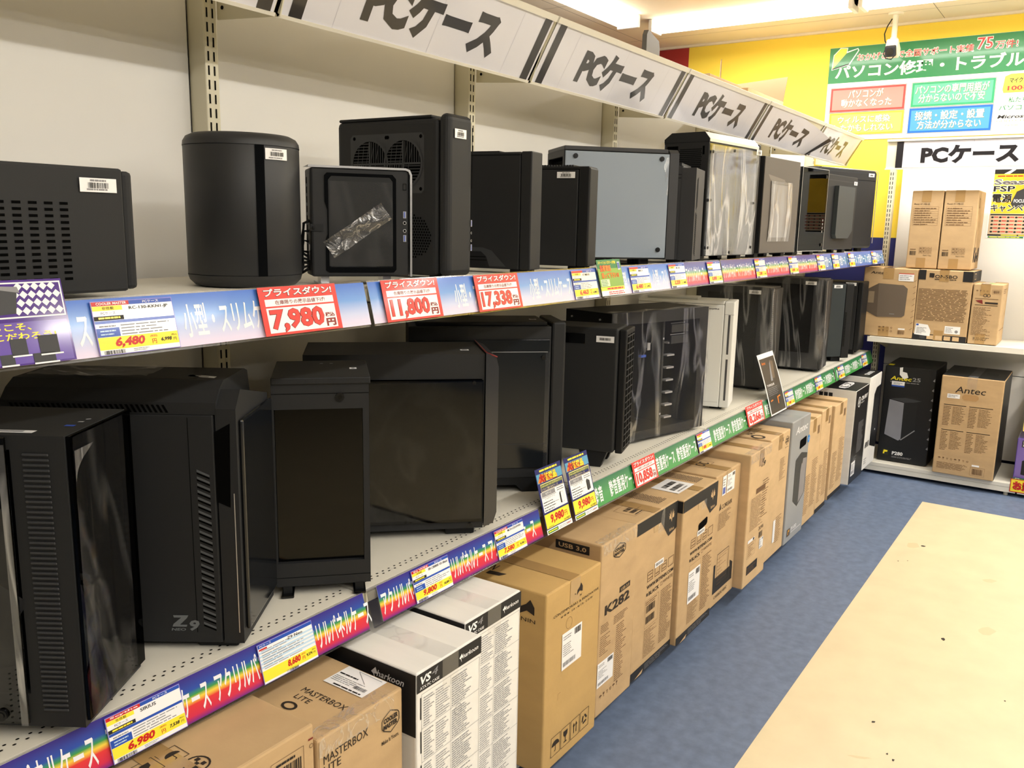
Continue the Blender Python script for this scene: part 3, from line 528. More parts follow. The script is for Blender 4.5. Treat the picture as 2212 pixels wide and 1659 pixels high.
# slim cube with silver rim
c = Case('small black cube case with silver rim and blue USB ports on upper shelf', (1.131, 1.236), -35.6, .085, .196, .222, ZU, .016)
b = MB(); b.box(.004, .001, c.foot, c.lc-.006, c.lb, c.h-.004, BLKM, .004); f = c.FL(b, x=.004)
for k in range(9): f.rect(.02, .03+.018*k, .035, .042+.018*k, HOLE)
f.rect(.04, .02, .07, .19, BLKD); f.rect(.045, .03, .065, .06, PORT, .0004); c.part('body', b)
b = MB(); pr = [(0, 0, c.h), (c.lc-.012, 0, c.h), (c.lc-.004, 0, c.h-.003), (c.lc, 0, c.h-.012), (c.lc, 0, c.foot)]
b.grid(lambda u, v: Vector(((lambda i, q: pr[i][0]+(pr[i+1][0]-pr[i][0])*q)(min(3, int(u*4)), u*4-min(3, int(u*4))), -.002+v*(c.lb+.003), (lambda i, q: pr[i][2]+(pr[i+1][2]-pr[i][2])*q)(min(3, int(u*4)), u*4-min(3, int(u*4))))), 16, 1, STEEL)
b.prism([(0, c.h), (c.lc-.012, c.h), (c.lc-.004, c.h-.003), (c.lc, c.h-.012), (c.lc, c.foot), (c.lc-.004, c.foot), (c.lc-.004, c.h-.013), (c.lc-.007, c.h-.006), (c.lc-.013, c.h-.004), (0, c.h-.004)], (0, -.002, 0), (1, 0, 0), (0, 0, 1), .003, STEEL); c.part('silver_rim', b, 'brushed silver rim')
b = MB(); f = c.FR(b); f.poly([(.03, .012), (.035, .008), (.16, .008), (.165, .013), (.165, .185), (.158, .193), (.034, .193), (.029, .188), (.029, .14), (.034, .125), (.034, .08), (.03, .07)], BLKG); f.poly([(.036, .02), (.158, .02), (.158, .18), (.152, .187), (.042, .187), (.036, .18)], BLKD, .0005); c.part('mesh_window', b)
b = MB(); b.grid(lambda u, v: c.FR(b).P(.038+.12*u, .018+.16*v, .002), 2, 2, SMOOTHF); fl = c.FR(b)
b.grid(lambda u, v: fl.P(.045+.11*u-.02*v, .035+.075*u+.03*v, .004+.003*math.sin(7*u+5*v)), 14, 6, film('bag_film', .1, .3, 30, .2, stretch=(1, 1, 1))); c.part('protective_film', b, 'crumpled clear film')
usb(c, c.FR, .1785, .112); usb(c, c.FR, .1785, .067); jack(c, c.FR, .1815, .103); jack(c, c.FR, .1815, .088)
b = MB(); f = c.FR(b); f.frame(.178, .165, .185, .177, .0008, HOLE); c.part('power_button', b)
b = MB(); f = c.FR(b); f.rect(.002, .085, .026, .098, BLKD, .0005); c.part('latch', b); screws(c, c.FR, [(.008, .0915)], .003)
for x in (.03, .15):
    b = MB(); b.box(x-.012, -.006, 0, x+.012, c.lb+.01, .003, STEEL); b.box(x-.008, .02, .003, x+.008, c.lb-.02, c.foot+.001, STEEL); c.part('stand_leg', b, 'silver stand leg')
b = MB()
for k in range(5): b.tube([(.004, .03+.008*k, .12-.02*k), (-.006, .035+.006*k, .115-.018*k+.004*math.sin(k)), (-.008, .045, .09-.015*k), (-.01, .05, .06-.01*k), (.004, .04, .05-.005*k)], .0028, BLKD, 6)
c.part('cable', b)
# tall tower with fan grille
c = Case('tall black tower with two fan grille windows behind the silver rimmed cube', (1.458, 1.165), 2.5, .317, .090, .346, ZU, .006)
b = MB(); b.box(0, .03, c.foot, c.lc, c.lb, c.h-.006, BLKM, .012, 3); b.box(.004, .05, c.h-.007, c.lc-.004, c.lb-.004, c.h, BLKD, .003); c.part('body', b)
b = MB(); b.box(-.002, 0, c.foot, c.lc+.001, .028, c.h+.002, BLKM, .014, 4); c.part('front_bezel', b)
b = MB(); f = c.FL(b); L = c.lb
f.poly([(.05, .177), (.245, .177), (.252, .184), (.252, .297), (.245, .304), (.05, .304), (.043, .297), (.043, .184)], DGREY)
for cu in (.1, .195):
    f.disc(cu, .24, .05, HOLE, .0004, 28)
    for qx in (0, 1):
        for qy in (0, 1):
            x0, x1 = (cu-.047, cu-.002) if qx == 0 else (cu+.002, cu+.047); y0, y1 = (.193, .238) if qy == 0 else (.242, .287)
            for k in range(7):
                g = (k+.5)/7
                if (qx+qy) % 2 == 0: f.line(x0+(x1-x0)*g, y0, x0+(x1-x0)*g, y1, .0018, DGREY, .0012)
                else: f.line(x0, y0+(y1-y0)*g, x1, y0+(y1-y0)*g, .0018, DGREY, .0012)
    f.rect(cu-.0022, .192, cu+.0022, .288, DGREY, .0014); f.rect(cu-.048, .2378, cu+.048, .2422, DGREY, .0014)
    for k in range(5): f.line(cu-.04+.012*k, .2, cu-.03+.014*k, .28, .0012, DGREY, .0016)
    f.ring(cu, .24, .054, .005, DGREY, .0017, 28)
for u, v in ((.055, .296), (.147, .296), (.152, .296), (.243, .296), (.243, .186), (.055, .186)): f.disc(u, v, .004, HOLE, .0006, 10)
c.part('fan_grille', b)
b = MB(); f = c.FL(b)
for i in range(16):
    for j in range(16):
        u = .225+(i-7.5)*.0068+(.0034 if j % 2 else 0); v = .085+(j-7.5)*.006
        if (u-.225)**2+(v-.085)**2 < .0455**2: f.disc(u, v, .0024, HOLE, 0, 6)
c.part('side_vent', b)
b = MB(); f = c.FR(b, y=0); f.rect(.081, .19, .0838, .318, HOLE, .0016); c.part('drive_slot', b)
FRb = lambda mb: c.FR(mb, .0016)
usb(c, FRb, .081, .108, .005, .014); usb(c, FRb, .081, .055, .005, .014); jack(c, FRb, .0835, .094, .0027); jack(c, FRb, .0835, .077, .0027); c.sticker(c.FR, .018, .292, .042, .019, 5); c.feet(ins=.012, w=.02, l=.05)
# plain flat tower
c = Case('plain black tower with a recessed grille at its foot, beside the fan grille tower', (1.785, 1.17), 9.5, .30, .065, .294, ZU, .01)
b = MB(); b.box(0, .03, c.foot, c.lc, c.lb, c.h, BLKM, .003); b.box(.004, .09, c.h, c.lc-.004, c.lb-.03, c.h+.003, BLKD, .001); f = c.FL(b); f.rect(.01, c.h-.018, .272, c.h-.0165, HOLE)
f.poly([(.0, .052), (.17, .052), (.195, .045), (.235, .006), (0, .006)], DGREY, .0002); f.poly([(.0, .042), (.165, .042), (.18, .03), (.19, .002), (0, .002)], BLKD, .0006); f.rect(0, .028, .178, .0295, HOLE, .001); f.rect(0, .02, .182, .0213, HOLE, .001); c.part('body', b)
b = MB(); b.box(-.0008, 0, c.foot, c.lc, .0285, c.h+.001, BLKM, .003); c.part('front_bezel', b); c.feet(ins=.01, w=.016, l=.05)
# ridged top tower
c = Case('slim black tower with a ribbed top and barcode, left of the pale panelled case', (2.073, 1.17), 12.1, .33, .074, .282, ZU, .01)
b = MB(); b.box(0, .034, c.foot, c.lc, c.lb, c.h-.012, BLKM, .003); c.part('body', b)
b = MB(); b.box(-.001, .004, c.h-.0115, c.lc+.001, c.lb, c.h-.004, BLKD, .002)
for k in range(34): b.box(.002, .05+.008*k, c.h-.005, c.lc-.002, .054+.008*k, c.h, BLKD)
c.part('ribbed_top', b); b = MB(); b.box(-.001, 0, c.foot, c.lc, .033, c.h-.006, BLKD, .005); c.part('front_bezel', b); c.sticker(c.FL, .235, c.h-.045, .052, .0165, 8); c.feet(ins=.012, w=.016, l=.05)
# pale panelled case
c = Case('black framed case with a pale blue grey side panel and four thumb screws', (2.313, 1.401), -42.5, .186, .347, .348, ZU, .02)
b = open_shell(c, BLKM, INNER, 'L', .003, (.012, .012, .02, .02)); b.box(.013, .02, c.h-.06, c.lc-.02, c.lb-.02, c.h-.03, HOLE); b.box(.04, .02, .06, .07, c.lb-.03, .2, INNER); c.part('body', b)
b = MB(); b.box(0, -.004, c.h-.001, c.lc-.008, c.lb, c.h+.012, DGREY, .003); c.part('top_panel', b)
b = MB(); b.prism([(-.006, c.foot), (c.lb, c.foot), (c.lb, c.h+.012), (.01, c.h+.012), (-.006, c.h)], (c.lc+.028, 0, 0), (0, 1, 0), (0, 0, 1), .03, DGREY); c.part('front_bezel', b)
b = MB(); b.box(.003, -.006, c.foot+.004, c.lc-.004, -.001, c.h-.003, PLABEL, .002); c.part('side_panel', b, 'pale blue grey film covered panel')
b = MB(); f = c.FR(b, .0068, 0); b.grid(lambda u, v: f.P(c.lc-.004-.028*u*(.25+.75*v**2), .2+.115*v, .004*math.sin(9*v+3*u)*u), 4, 14, FILM2); c.part('protective_film', b, 'peeling clear film edge')
screws(c, lambda mb: c.FR(mb, .006), [(.035, c.h-.038), (c.lc-.03, c.h-.038), (.035, .03), (c.lc-.03, .03)], .0075); c.feet(ins=.04, w=.035, l=.04)
# hex window case
c = Case('dark grey case with a six sided window and slanting slots, behind the pale panelled case', (2.758, 1.17), 13.5, .38, .180, .337, ZU, .012)
b = MB(); b.box(0, .03, c.foot, c.lc, c.lb, c.h-.012, DGREY, .004); b.box(.01, .1, c.h-.013, c.lc-.01, c.lb, c.h, DGREY, .004); f = c.FL(b)
f.rect(.1, c.h-.066, .345, c.h-.0645, HOLE); f.rect(.1, c.h-.0545, .345, c.h-.053, HOLE); c.part('body', b)
b = MB(); b.prism([(0, 0), (c.lc, 0), (c.lc, .028), (.03, .05), (0, .05)], (0, -.014, c.h-.02), (1, 0, 0), (0, 1, 0), c.h-.02-c.foot, DGREY)
b.prism([(0, 0), (c.lc, 0), (c.lc-.01, .03), (.01, .03)], (0, .036, c.h-.004), (1, 0, 0), (0, 1, 0), .02, DGREY); f = Face(b, (0, -.014, c.foot), (1, 0, 0), (0, 0, 1))
for k in range(16): f.line(.02, .17+.0062*k*1, .052, .183+.0062*k, .0028, HOLE)
for k in range(20): f.line(.02, .16-.007*k, .052, .147-.007*k, .0028, HOLE)
c.part('front_bezel', b)
b = MB(); f = c.FL(b, .0006); hx = [(.24, .05), (.275, .05), (.302, .085), (.302, .225), (.27, .262), (.12, .262), (.09, .225), (.09, .085), (.12, .05)]
f.poly(hx, mat('window_interior', '6A6E72', .7), 0); f.rect(.1, .1, .29, .106, NAVY, .0003); f.rect(.12, .06, .29, .09, INNER, .0003); f.ring(.26, .16, .03, .004, GREYINK, .0006); f.poly(hx, CLEARP, .004); b.prism([(hx[k][0], hx[k][1]) for k in range(9)], f.P(0, 0, .0045), f.ux, f.uy, .001, FILM2)
for k in range(9): f.line(*hx[k], *hx[(k+1) % 9], .004, DGREY, .006)
c.part('side_window', b, 'six sided clear window'); c.feet(ins=.03, w=.03, l=.05)
# big film wrapped case, back towards camera
c = Case('tall silver topped case with a film wrapped clear side window, tallest on upper shelf', (2.999, 1.215), -6.4, .182, .398, .425, ZU, .02)
b = open_shell(c, BLKM, mat('case_interior_light', '868896', .6), 'R', .003, (.018, .02, .02, .03)); b.box(.05, .07, .05, .07, .15, .40, INNER); b.box(.25, .05, .05, .33, c.lb-.01, .12, INNER); b.box(.02, .05, .3, .12, c.lb-.01, .39, GREYINK)
f = c.FL(b); f.rect(.012, .3, .058, .392, HOLE)
for i in range(16):
    for j in range(20):
        u = .066+.0056*i+(.0028 if j % 2 else 0); v = .25+.0068*j
        if u < .155: f.disc(u, v, .0022, HOLE, .0002, 6)
for v in (.36, .24, .16): f.rect(.158, v, .166, v+.03, HOLE)
f.rect(.15, .03, .176, .24, HOLE, .0001); c.part('body', b)
b = MB(); ch = .03; P = [(0, c.h), (c.lb, c.h), (c.lb, c.h+.012), (c.lb-ch, c.h+.034), (ch*.6, c.h+.034), (-.003, c.h+.01), (-.003, c.h)]
b.prism(P, (0.0, 0, 0), (0, 1, 0), (0, 0, 1), .002, BLKM); b.prism(P, (c.lc-.002, 0, 0), (0, 1, 0), (0, 0, 1), c.lc-.004, SILV); c.part('top_cover', b, 'silver top cover')
b = MB(); b.box(c.lc, -.002, c.foot, c.lc+.022, c.lb, c.h+.02, BLKD, .006); c.part('front_bezel', b)
b = MB(); b.box(.006, -.005, c.foot+.004, c.lc-.012, -.001, c.h-.006, CLEARP); c.part('side_panel', b, 'clear acrylic side panel')
b = MB(); f = c.FR(b, .007, 0); b.grid(lambda u, v: f.P(.006+(c.lc-.018)*u, .002+(c.h-c.foot-.012)*v, .003*noise.noise(Vector((u*9+2, v*3, 1)))+.002), 30, 40, FILM2); c.part('protective_film', b, 'crinkled clear film')
screws(c, lambda mb: c.FR(mb, .005), [(.02, .37), (.185, .385), (.37, .365), (.02, .2), (.37, .2), (.02, .03), (.37, .03), (.19, .012)], .006); c.sticker(lambda mb: c.FR(mb, .0075), .365, c.h-.042, .045, .02, 4)
screws(c, lambda mb: Face(mb, (0, c.lb, c.foot), (-1, 0, 0), (0, 0, 1)), [(-.01, .36)], .007); c.feet(ins=.03, w=.04, l=.04)
# taupe panel case
c = Case('taupe grey panelled case with a small film covered window', (3.561, 1.2), -4.2, .18, .395, .416, ZU, .02)
b = MB(); b.box(0, 0, c.foot, c.lc, c.lb, c.h, BLKD, .003); f = c.FL(b)
for k in range(7): f.rect(.09, .25+.018*k, .11, .262+.018*k, GREYINK)
f.rect(.09, .1, .11, .22, GREYINK); c.part('body', b)
b = MB(); b.box(.0, -.0045, c.foot+.002, c.lc-.006, -.0005, c.h-.001, TAUPE, .003); f = c.FR(b, .0005, -.0045)
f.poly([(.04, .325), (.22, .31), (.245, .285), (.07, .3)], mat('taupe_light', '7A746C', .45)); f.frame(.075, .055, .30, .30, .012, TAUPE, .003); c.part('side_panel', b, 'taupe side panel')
b = MB(); f = c.FR(b, .0062, 0); f.rect(.085, .06, .29, .295, mat('window_film_grey', '8A8888', .4), -.001); b.grid(lambda u, v: f.P(.065+.235*u+.012*math.sin(v*3), .05+.25*v, .003+.002*noise.noise(Vector((u*8, v*6, 4)))), 16, 20, FILM2); c.part('protective_film', b, 'crinkled window film')
b = MB(); b.box(c.lc, 0, c.foot, c.lc+.01, c.lb, c.h-.002, film('clear_wrap_edge', .2, .3, 9, .2)); c.part('film_edge', b); c.feet(ins=.03, w=.04, l=.04)
# tinted glass case
c = Case('case with a dark tinted glass panel showing reflections, between taupe case and ridged case', (4.155, 1.22), -8.1, .18, .295, .412, ZU, .02)
b = open_shell(c, BLKM, INNER, 'R', .003, (.01, .01, .03, .01)); b.box(.02, .06, .05, .1, .17, .12, INNER); b.box(.12, .08, .12, .2, .17, .35, mat('mainboard_tray', '40474A', .6)); c.part('body', b)
b = MB(); b.box(0, -.006, c.foot, c.lc, -.001, c.h, TINT2); c.part('glass_panel', b, 'tinted glass panel'); b = MB(); f = c.FR(b, .0066, 0); f.frame(0, 0, c.lc, c.h-c.foot, .0022, STEEL); c.part('panel_edge', b, 'bright glass edge'); screws(c, lambda mb: c.FR(mb, .006), [(c.lc-.03, c.h-.055), (c.lc-.03, .03)], .008)
b = MB(); f = c.FR(b, .007, 0)
for k in range(4): f.rect(.262, .09+.018*k, .268, .10+.018*k, PORT)
c.part('port_panel', b); c.feet(ins=.03, w=.04, l=.04)
# ridged case, far big case
c = Case('black case with a raised tapering panel on its side, near the corner of upper shelf', (4.708, 1.245), -6.1, .150, .445, .412, ZU, .02)
b = MB(); b.box(0, 0, c.foot, c.lc, c.lb, c.h, BLKM, .004); f = c.FR(b); f.rect(.005, c.h-.05, c.lc-.005, c.h-.048, DGREY); c.part('body', b)
b = MB(); ou = [(.13, .06), (.30, .06), (.355, .1), (.355, .335), (.11, .335), (.11, .08)]; b.prism(ou, c.FR(b).P(0, 0, .022), (1, 0, 0), (0, 0, 1), .022, mat('raised_panel_grey', '3C4245', .5)); c.part('side_panel', b); c.sticker(c.FR, .385, c.h-.062, .05, .019, 9); c.feet(ins=.03, w=.04, l=.03)
c = Case('large black case with rounded silver edged top at the far corner of upper shelf', (5.067, 1.391), -21.8, .17, .555, .479, ZU, .02)
b = MB(); b.box(0, 0, c.foot, c.lc, c.lb, c.h-.004, BLKM, .022, 4); f = c.FR(b); f.rect(.02, c.h-.085, c.lc-.02, c.h-.083, HOLE); c.part('body', b)
b = MB(); b.box(.02, .03, c.h-.006, c.lc-.03, c.lb-.03, c.h, BLKD, .003); c.part('top_cover', b)
b = MB(); b.tube([(.02, -.001, c.h-.006), (c.lc-.025, -.001, c.h-.006), (c.lc-.008, -.001, c.h-.012), (c.lc-.002, -.001, c.h-.026), (c.lc-.001, -.001, c.foot+.03)], .0022, STEEL, 6); c.part('edge_trim', b, 'bright edge trim'); c.sticker(c.FR, .46, c.h-.062, .055, .02, 10); c.feet(ins=.04, w=.04, l=.03)
# ---- lower shelf
c = Case('nearest case with clear acrylic side and ribbed front edge, on the lower shelf', (.580, 1.114), 33.0, .38, .172, .445, ZL, .02)
b = open_shell(c, BLKM, INNER, 'L', .003, (.012, .075, .05, .02)); f = c.FL(b, .0008)
for k in range(52): b.box(-.0025, .022, .045+.0073*k, .0, .058, .0485+.0073*k, DGREY, .0008, 1)
b.box(.07, .1, .06, c.lc-.004, .30, .1, INNER); b.box(.03, .2, .12, .06, .36, .38, INNER); f2 = Face(b, (.1, .3, .16), (0, -1, 0), (0, 0, 1)); f2.poly([(-.06, -.02), (.14, -.045), (.17, .0), (.1, .045), (-.05, .03)], mat('paper_reflection_grey', 'A8AAB0', .6)); f2.lines(-.02, -.02, .1, .03, 4, GREYINK, .0005, .2, .4, 3); c.part('body', b)  # pale lined shape inside is a painted reflection of paper in the acrylic
b = MB(); b.box(-.006, .078, c.foot+.006, -.0015, c.lb-.002, c.h-.002, SMOKE, .001); c.part('acrylic_panel', b, 'smoked clear acrylic panel')
b = MB(); f = c.FL(b, .0066); b.grid(lambda u, v: f.P(c.lb-.088+.01*u, .004+.405*v, .0006), 1, 20, FILM2); b.grid(lambda u, v: f.P((c.lb-.078)*u, .405+.008*v, .0006), 12, 1, FILM2); c.part('protective_film', b, 'clear film edge'); screws(c, lambda mb: c.FL(mb, .006), [(c.lb-.115, .385), (c.lb-.115, .02)], .0085)
b = MB(); b.box(.003, -.006, c.foot+.01, c.lc+.004, -.001, c.h-.001, TINT); c.part('glass_panel', b, 'dark tinted front glass')
b = MB(); f = c.FR(b, .008, 0); b.grid(lambda u, v: f.P(.004+.14*u, .012+(c.h-.034)*v, .0015+.0015*noise.noise(Vector((u*4, v*9, 2)))), 8, 24, SMOOTHF); b.grid(lambda u, v: f.P(.002+.05*u*(1-v), .405-.05*v*(1-u*.5), .004), 6, 6, FILM2); c.part('film_cover', b, 'clear film over the glass')
b = MB(); f = c.FT(b); f.rect(.012, .05, .026, .115, WHITE); f.rect(.0165, .065, .0225, .1, GREYINK, .0004); c.part('barcode_sticker', b, 'white barcode sticker')
b = MB(); f = c.FT(b); f.rect(.055, .016, .063, .03, USB); f.rect(.08, .016, .086, .024, GREYINK); f.disc(.1, .018, .004, GREYINK); c.part('usb_port', b); c.feet(ins=.06, w=.03, l=.06)
c = Case('large black case with slanting vents and grey Z9 mark, second on the lower shelf', (.882, 1.152), 35.5, .38, .197, .466, ZL, .012)
b = MB(); b.box(0, .035, c.foot, c.lc, c.lb, c.h-.05, BLKM, .003); f = c.FL(b); L = c.lb; H = c.h-c.foot
f.rect(L-.078, .02, L-.077, H-.055, HOLE)
for k in range(24): f.poly([(L-.066, .035+.0118*k), (L-.045, .026+.0118*k), (L-.045, .030+.0118*k), (L-.066, .0395+.0118*k)], mat('vent_edge_grey', '55585C', .5)); f.poly([(L-.066, .0315+.0118*k), (L-.045, .0225+.0118*k), (L-.045, .026+.0118*k), (L-.066, .035+.0118*k)], HOLE, .0001)
f.rect(.0, .0, L-.08, .001, HOLE); GM = mat('logo_grey', '6E7276', .45)
z = lambda u, v: (L-.118+.62*u, .03+.62*v)
f.poly([z(*p) for p in ((0, .034), (.042, .034), (.038, .026), (.018, .006), (.038, .006), (.036, 0), (-.003, 0), (0, .008), (.022, .027), (.002, .027))], GM, .0004)
f.text('9', *z(.044, -.012), *z(.072, .02), GM, .0004, .04, .15); f.text('NEO', *z(-.006, -.012), *z(.034, -.004), GM, .0004, .03, .1); c.part('body', b)
b = MB(); P = [(.03, c.h-.05), (c.lc-.0, c.h-.05), (c.lc-.012, c.h-.006), (c.lc-.03, c.h), (.045, c.h), (.02, c.h-.012), (0, c.h-.03), (0, c.h-.05)]
b.prism(P, (0, .03, 0), (1, 0, 0), (0, 0, 1), c.lb-.03, BLKM)
f = c.FL(b); H0 = c.h-c.foot
for k in range(30): f.poly([(.015+.0085*k, H0-.034), (.0195+.0085*k, H0-.034), (.0265+.0085*k, H0-.047), (.022+.0085*k, H0-.047)], HOLE, .0005)
g = c.FT(b); g.poly([(.05, .08), (.16, .08), (.155, .37), (.055, .37)], BLKD); c.part('top_cover', b)
b = MB(); b.grid(lambda u, v: c.FT(b).P(.05+.11*u, .16+.2*v, .004+.004*noise.noise(Vector((u*5, v*7, 3)))), 14, 20, FILM2); c.part('protective_film', b, 'crinkled film on the top')
b = MB(); b.prism([(0, 0), (c.lc, 0), (c.lc, c.h-.05-c.foot), (.03, c.h-.012-c.foot), (0, c.h-.04-c.foot)], (0, -.002, c.foot), (1, 0, 0), (0, 0, 1), .034, BLKM)
b.box(.012, -.010, c.foot+.02, c.lc+.002, -.0022, c.h-.06, mat('black_gloss_door', '15171A', .12, spec=.5), .004); f = Face(b, (0, .032, c.foot), (0, -1, 0), (0, 0, 1)); c.part('front_door', b)
b = MB(); f = c.FL(b); f.poly([(L-.034, .255), (L-.012, .245), (L-.008, .39), (L-.034, .375)], HOLE); c.part('side_recess', b)
b = MB(); f = Face(b, (-.0006, .008, c.foot), (0, -1, 0), (0, 0, 1)); f.rect(.002, .02, .0036, .27, STEEL); c.part('edge_trim', b, 'thin metal edge')
b = MB(); f = c.FT(b); f.poly([(.06, .05), (.075, .05), (.09, .1), (.075, .1)], WHITE); f.poly([(.066, .062), (.072, .062), (.082, .088), (.076, .088)], GREYINK, .0004); c.part('barcode_sticker', b, 'white barcode sticker'); c.feet(ins=.012, w=.04, l=.07)
# narrow front glass case
c = Case('short black case with a dark glass front, standing on small rail feet', (1.191, 1.146), 46.4, .183, .202, .428, ZL, .02)
b = open_shell(c, BLKM, INNER, 'L', .003, (.004, .012, .048, .05)); b.box(.06, .03, .09, .1, .16, .36, INNER); f = c.FL(b, .0006); f.rect(0, .388, c.lb, .389, HOLE); f.rect(.0, .018, c.lb, .019, HOLE); c.part('body', b)
b = MB(); b.box(.012, .0125, c.foot+.049, .014, c.lb-.005, c.h-.051, TINT); c.part('glass_panel', b, 'dark glass front')
b = MB(); b.box(-.004, -.003, c.h-.001, c.lc, c.lb, c.h+.012, BLKM, .002); c.part('top_panel', b)
b = MB(); b.cyl((-.0005, .055, c.h-.027), (-.003, .055, c.h-.027), .0085, SCREW, 18); b.cyl((-.003, .055, c.h-.027), (-.0035, .055, c.h-.027), .004, BLKG, 10); c.part('lock', b)
b = MB(); f = c.FT(b, .0006, c.h+.012); f.rect(.085, .02, .105, .034, WHITE); f.rect(.09, .024, .1, .03, GREYINK, .0004); c.part('barcode_sticker', b, 'small square sticker')
b = MB(); f = c.FT(b, .0006, c.h+.012)
for v in (.07, .09): f.disc(.16, v, .004, GREYINK)
c.part('audio_jack', b)
for y in (.01, .15):
    b = MB(); b.box(-.012, y, 0, c.lc-.02, y+.025, .006, BLKG, .002); b.box(.0, y+.004, .006, c.lc-.03, y+.021, c.foot+.001, BLKD); c.part('rail_foot', b)
# big windowed case with red trim
c = Case('wide black case with smoked side window and thin red trim on its front edge', (1.580, 1.153), 44.3, .409, .209, .439, ZL, .02)
b = open_shell(c, BLKM, INNER, 'L', .003, (.006, .006, .02, .058)); b.box(.05, .03, .05, .09, .38, .12, INNER); b.box(.16, .06, .14, .19, .3, .36, INNER); c.part('body', b)
b = MB(); b.box(-.006, .003, c.foot+.018, -.001, c.lb-.003, c.h-.06, pane('window_dark', (.08, .085, .09), .06, .05)); c.part('side_window', b, 'smoked side window')
b = MB(); f = c.FL(b, .0066); b.grid(lambda u, v: f.P(.004+.40*u, .025+.33*v, .0008), 4, 4, film('hazy_film', .015, .015, 3, .2, stretch=(1, 1, 1), bs=0)); c.part('protective_film', b, 'hazy clear film')
b = MB(); f = c.FL(b, .001); f.rect(.0, c.h-.086, c.lb-.004, c.h-.083, PORT, .004); c.part('panel_hinge', b, 'bright hinge rail'); screws(c, lambda mb: c.FL(mb, .005), [(c.lb-.025, c.h-.086), (c.lb-.03, .012)], .0045)
b = MB(); b.prism([(0, c.foot+.004), (.022, c.foot+.014), (.03, c.foot+.04), (.03, c.h-.03), (.024, c.h-.006), (.0, c.h+.004)], (-.006, -.002, 0), (0, -1, 0), (0, 0, 1), c.lc+.01, mat('front_glass_film', '3A3A3C', .16, spec=.5, coat=.6)); c.part('front_panel', b)
b = MB(); b.tube([(c.lc, -.004, c.h+.003), (-.004, -.004, c.h+.003), (-.007, -.028, c.h-.006)], .0016, REDT, 6); c.part('red_trim', b, 'dark red edge line'); b = MB(); f = c.FT(b); f.rect(.055, .03, .072, .05, WHITE); f.rect(.06, .034, .067, .046, GREYINK, .0004); c.part('barcode_sticker', b, 'small white sticker')
b = MB(); b.cyl((.06, c.lb+.004, c.h-.065), (.06, c.lb+.012, c.h-.065), .007, SCREW, 12); c.part('thumb_screw', b); c.feet(ins=.018, w=.05, l=.07)
# plain big case
c = Case('wide black case with film edged window left of the grille edged tower', (2.000, 1.188), 44.0, .425, .184, .478, ZL, .02)
b = MB(); b.box(0, .04, c.foot+.02, c.lc, c.lb, c.h-.014, BLKM, .003); b.box(.01, .05, c.h-.015, c.lc-.01, c.lb-.02, c.h-.003, BLKD, .003); c.part('body', b)
b = MB(); b.box(-.0045, .045, c.foot+.05, -.0005, c.lb-.002, c.h-.05, mat('black_film_panel', '1A1D20', .18, spec=.5), .001); f = c.FL(b, .005); f.rect(.003, .118, c.lb-.05, .1192, DGREY, .0002); f.rect(.0, .374, c.lb-.05, .376, GREYINK, .0003); c.part('side_window', b); screws(c, lambda mb: c.FL(mb, .005), [(c.lb-.062, .36)], .006)
b = MB(); f = c.FL(b, .0056); b.grid(lambda u, v: f.P(c.lb-.056+.012*u, .03+.345*v, .0008), 2, 16, FILM); c.part('protective_film', b, 'clear film edge')
b = MB(); b.box(-.002, 0, c.foot+.02, c.lc+.002, .0385, c.h-.002, BLKM, .006); c.part('front_bezel', b)
b = MB(); b.prism([(.0, .042), (c.lb, .042), (c.lb-.03, .012), (c.lb-.07, 0), (c.lb-.11, 0), (c.lb-.13, .02), (.12, .02), (.1, 0), (.05, 0), (.03, .012)], (.002, c.lb, 0), (0, -1, 0), (0, 0, 1), c.lc-.004, BLKD); c.part('base_stand', b)
b = MB(); f = c.FT(b, .0006, c.h-.003); f.rect(.06, .07, .078, .09, WHITE); f.rect(.064, .074, .074, .086, GREYINK, .0004); c.part('barcode_sticker', b, 'small white sticker')
# grille edged tower
c = Case('matte black tower with a column of square grille openings down its front edge', (2.285, 1.166), 15.6, .42, .145, .433, ZL, .0)
b = MB(); b.box(0, .01, .05, c.lc, c.lb, c.h, BLKM, .006, 3); c.part('body', b)
b = MB(); b.box(.018, -.014, .045, c.lc, .009, c.h-.004, BLKD, .004); f = Face(b, (0, -.014, 0), (1, 0, 0), (0, 0, 1)); f.rect(.03, .055, c.lc-.01, c.h-.02, HOLE)
for k in range(18): f.rect(.03, .06+.0203*k, c.lc-.01, .0635+.0203*k, DGREY, .0006)
for u in (.06, .1): f.rect(u, .055, u+.004, c.h-.02, DGREY, .0006)
f2 = Face(b, (.018, 0, 0), (0, -1, 0), (0, 0, 1)); c.part('front_grille', b)
b = MB(); f = Face(b, (0, c.lb, 0), (0, -1, 0), (0, 0, 1)); f.rect(c.lb-.075, c.h-.043, c.lb-.02, c.h-.024, WHITE, .0012); f.barcode(c.lb-.065, c.h-.037, c.lb-.03, c.h-.029, BLACKINK, .0016, 6); c.part('barcode_sticker', b, 'white barcode sticker')
b = MB(); f = Face(b, (0, c.lb, 0), (0, -1, 0), (0, 0, 1)); f.rect(.24, c.h-.05, .31, c.h-.02, BLKG, .0006); c.part('tape_patch', b)
for y0 in (.03, .30):
    for x in (.008, c.lc-.038):
        b = MB(); b.prism([(y0, .051), (y0+.09, .051), (y0+.075, 0), (y0+.02, 0)], (x+.03, 0, 0), (0, 1, 0), (0, 0, 1), .03, BLKD); c.part('foot', b)
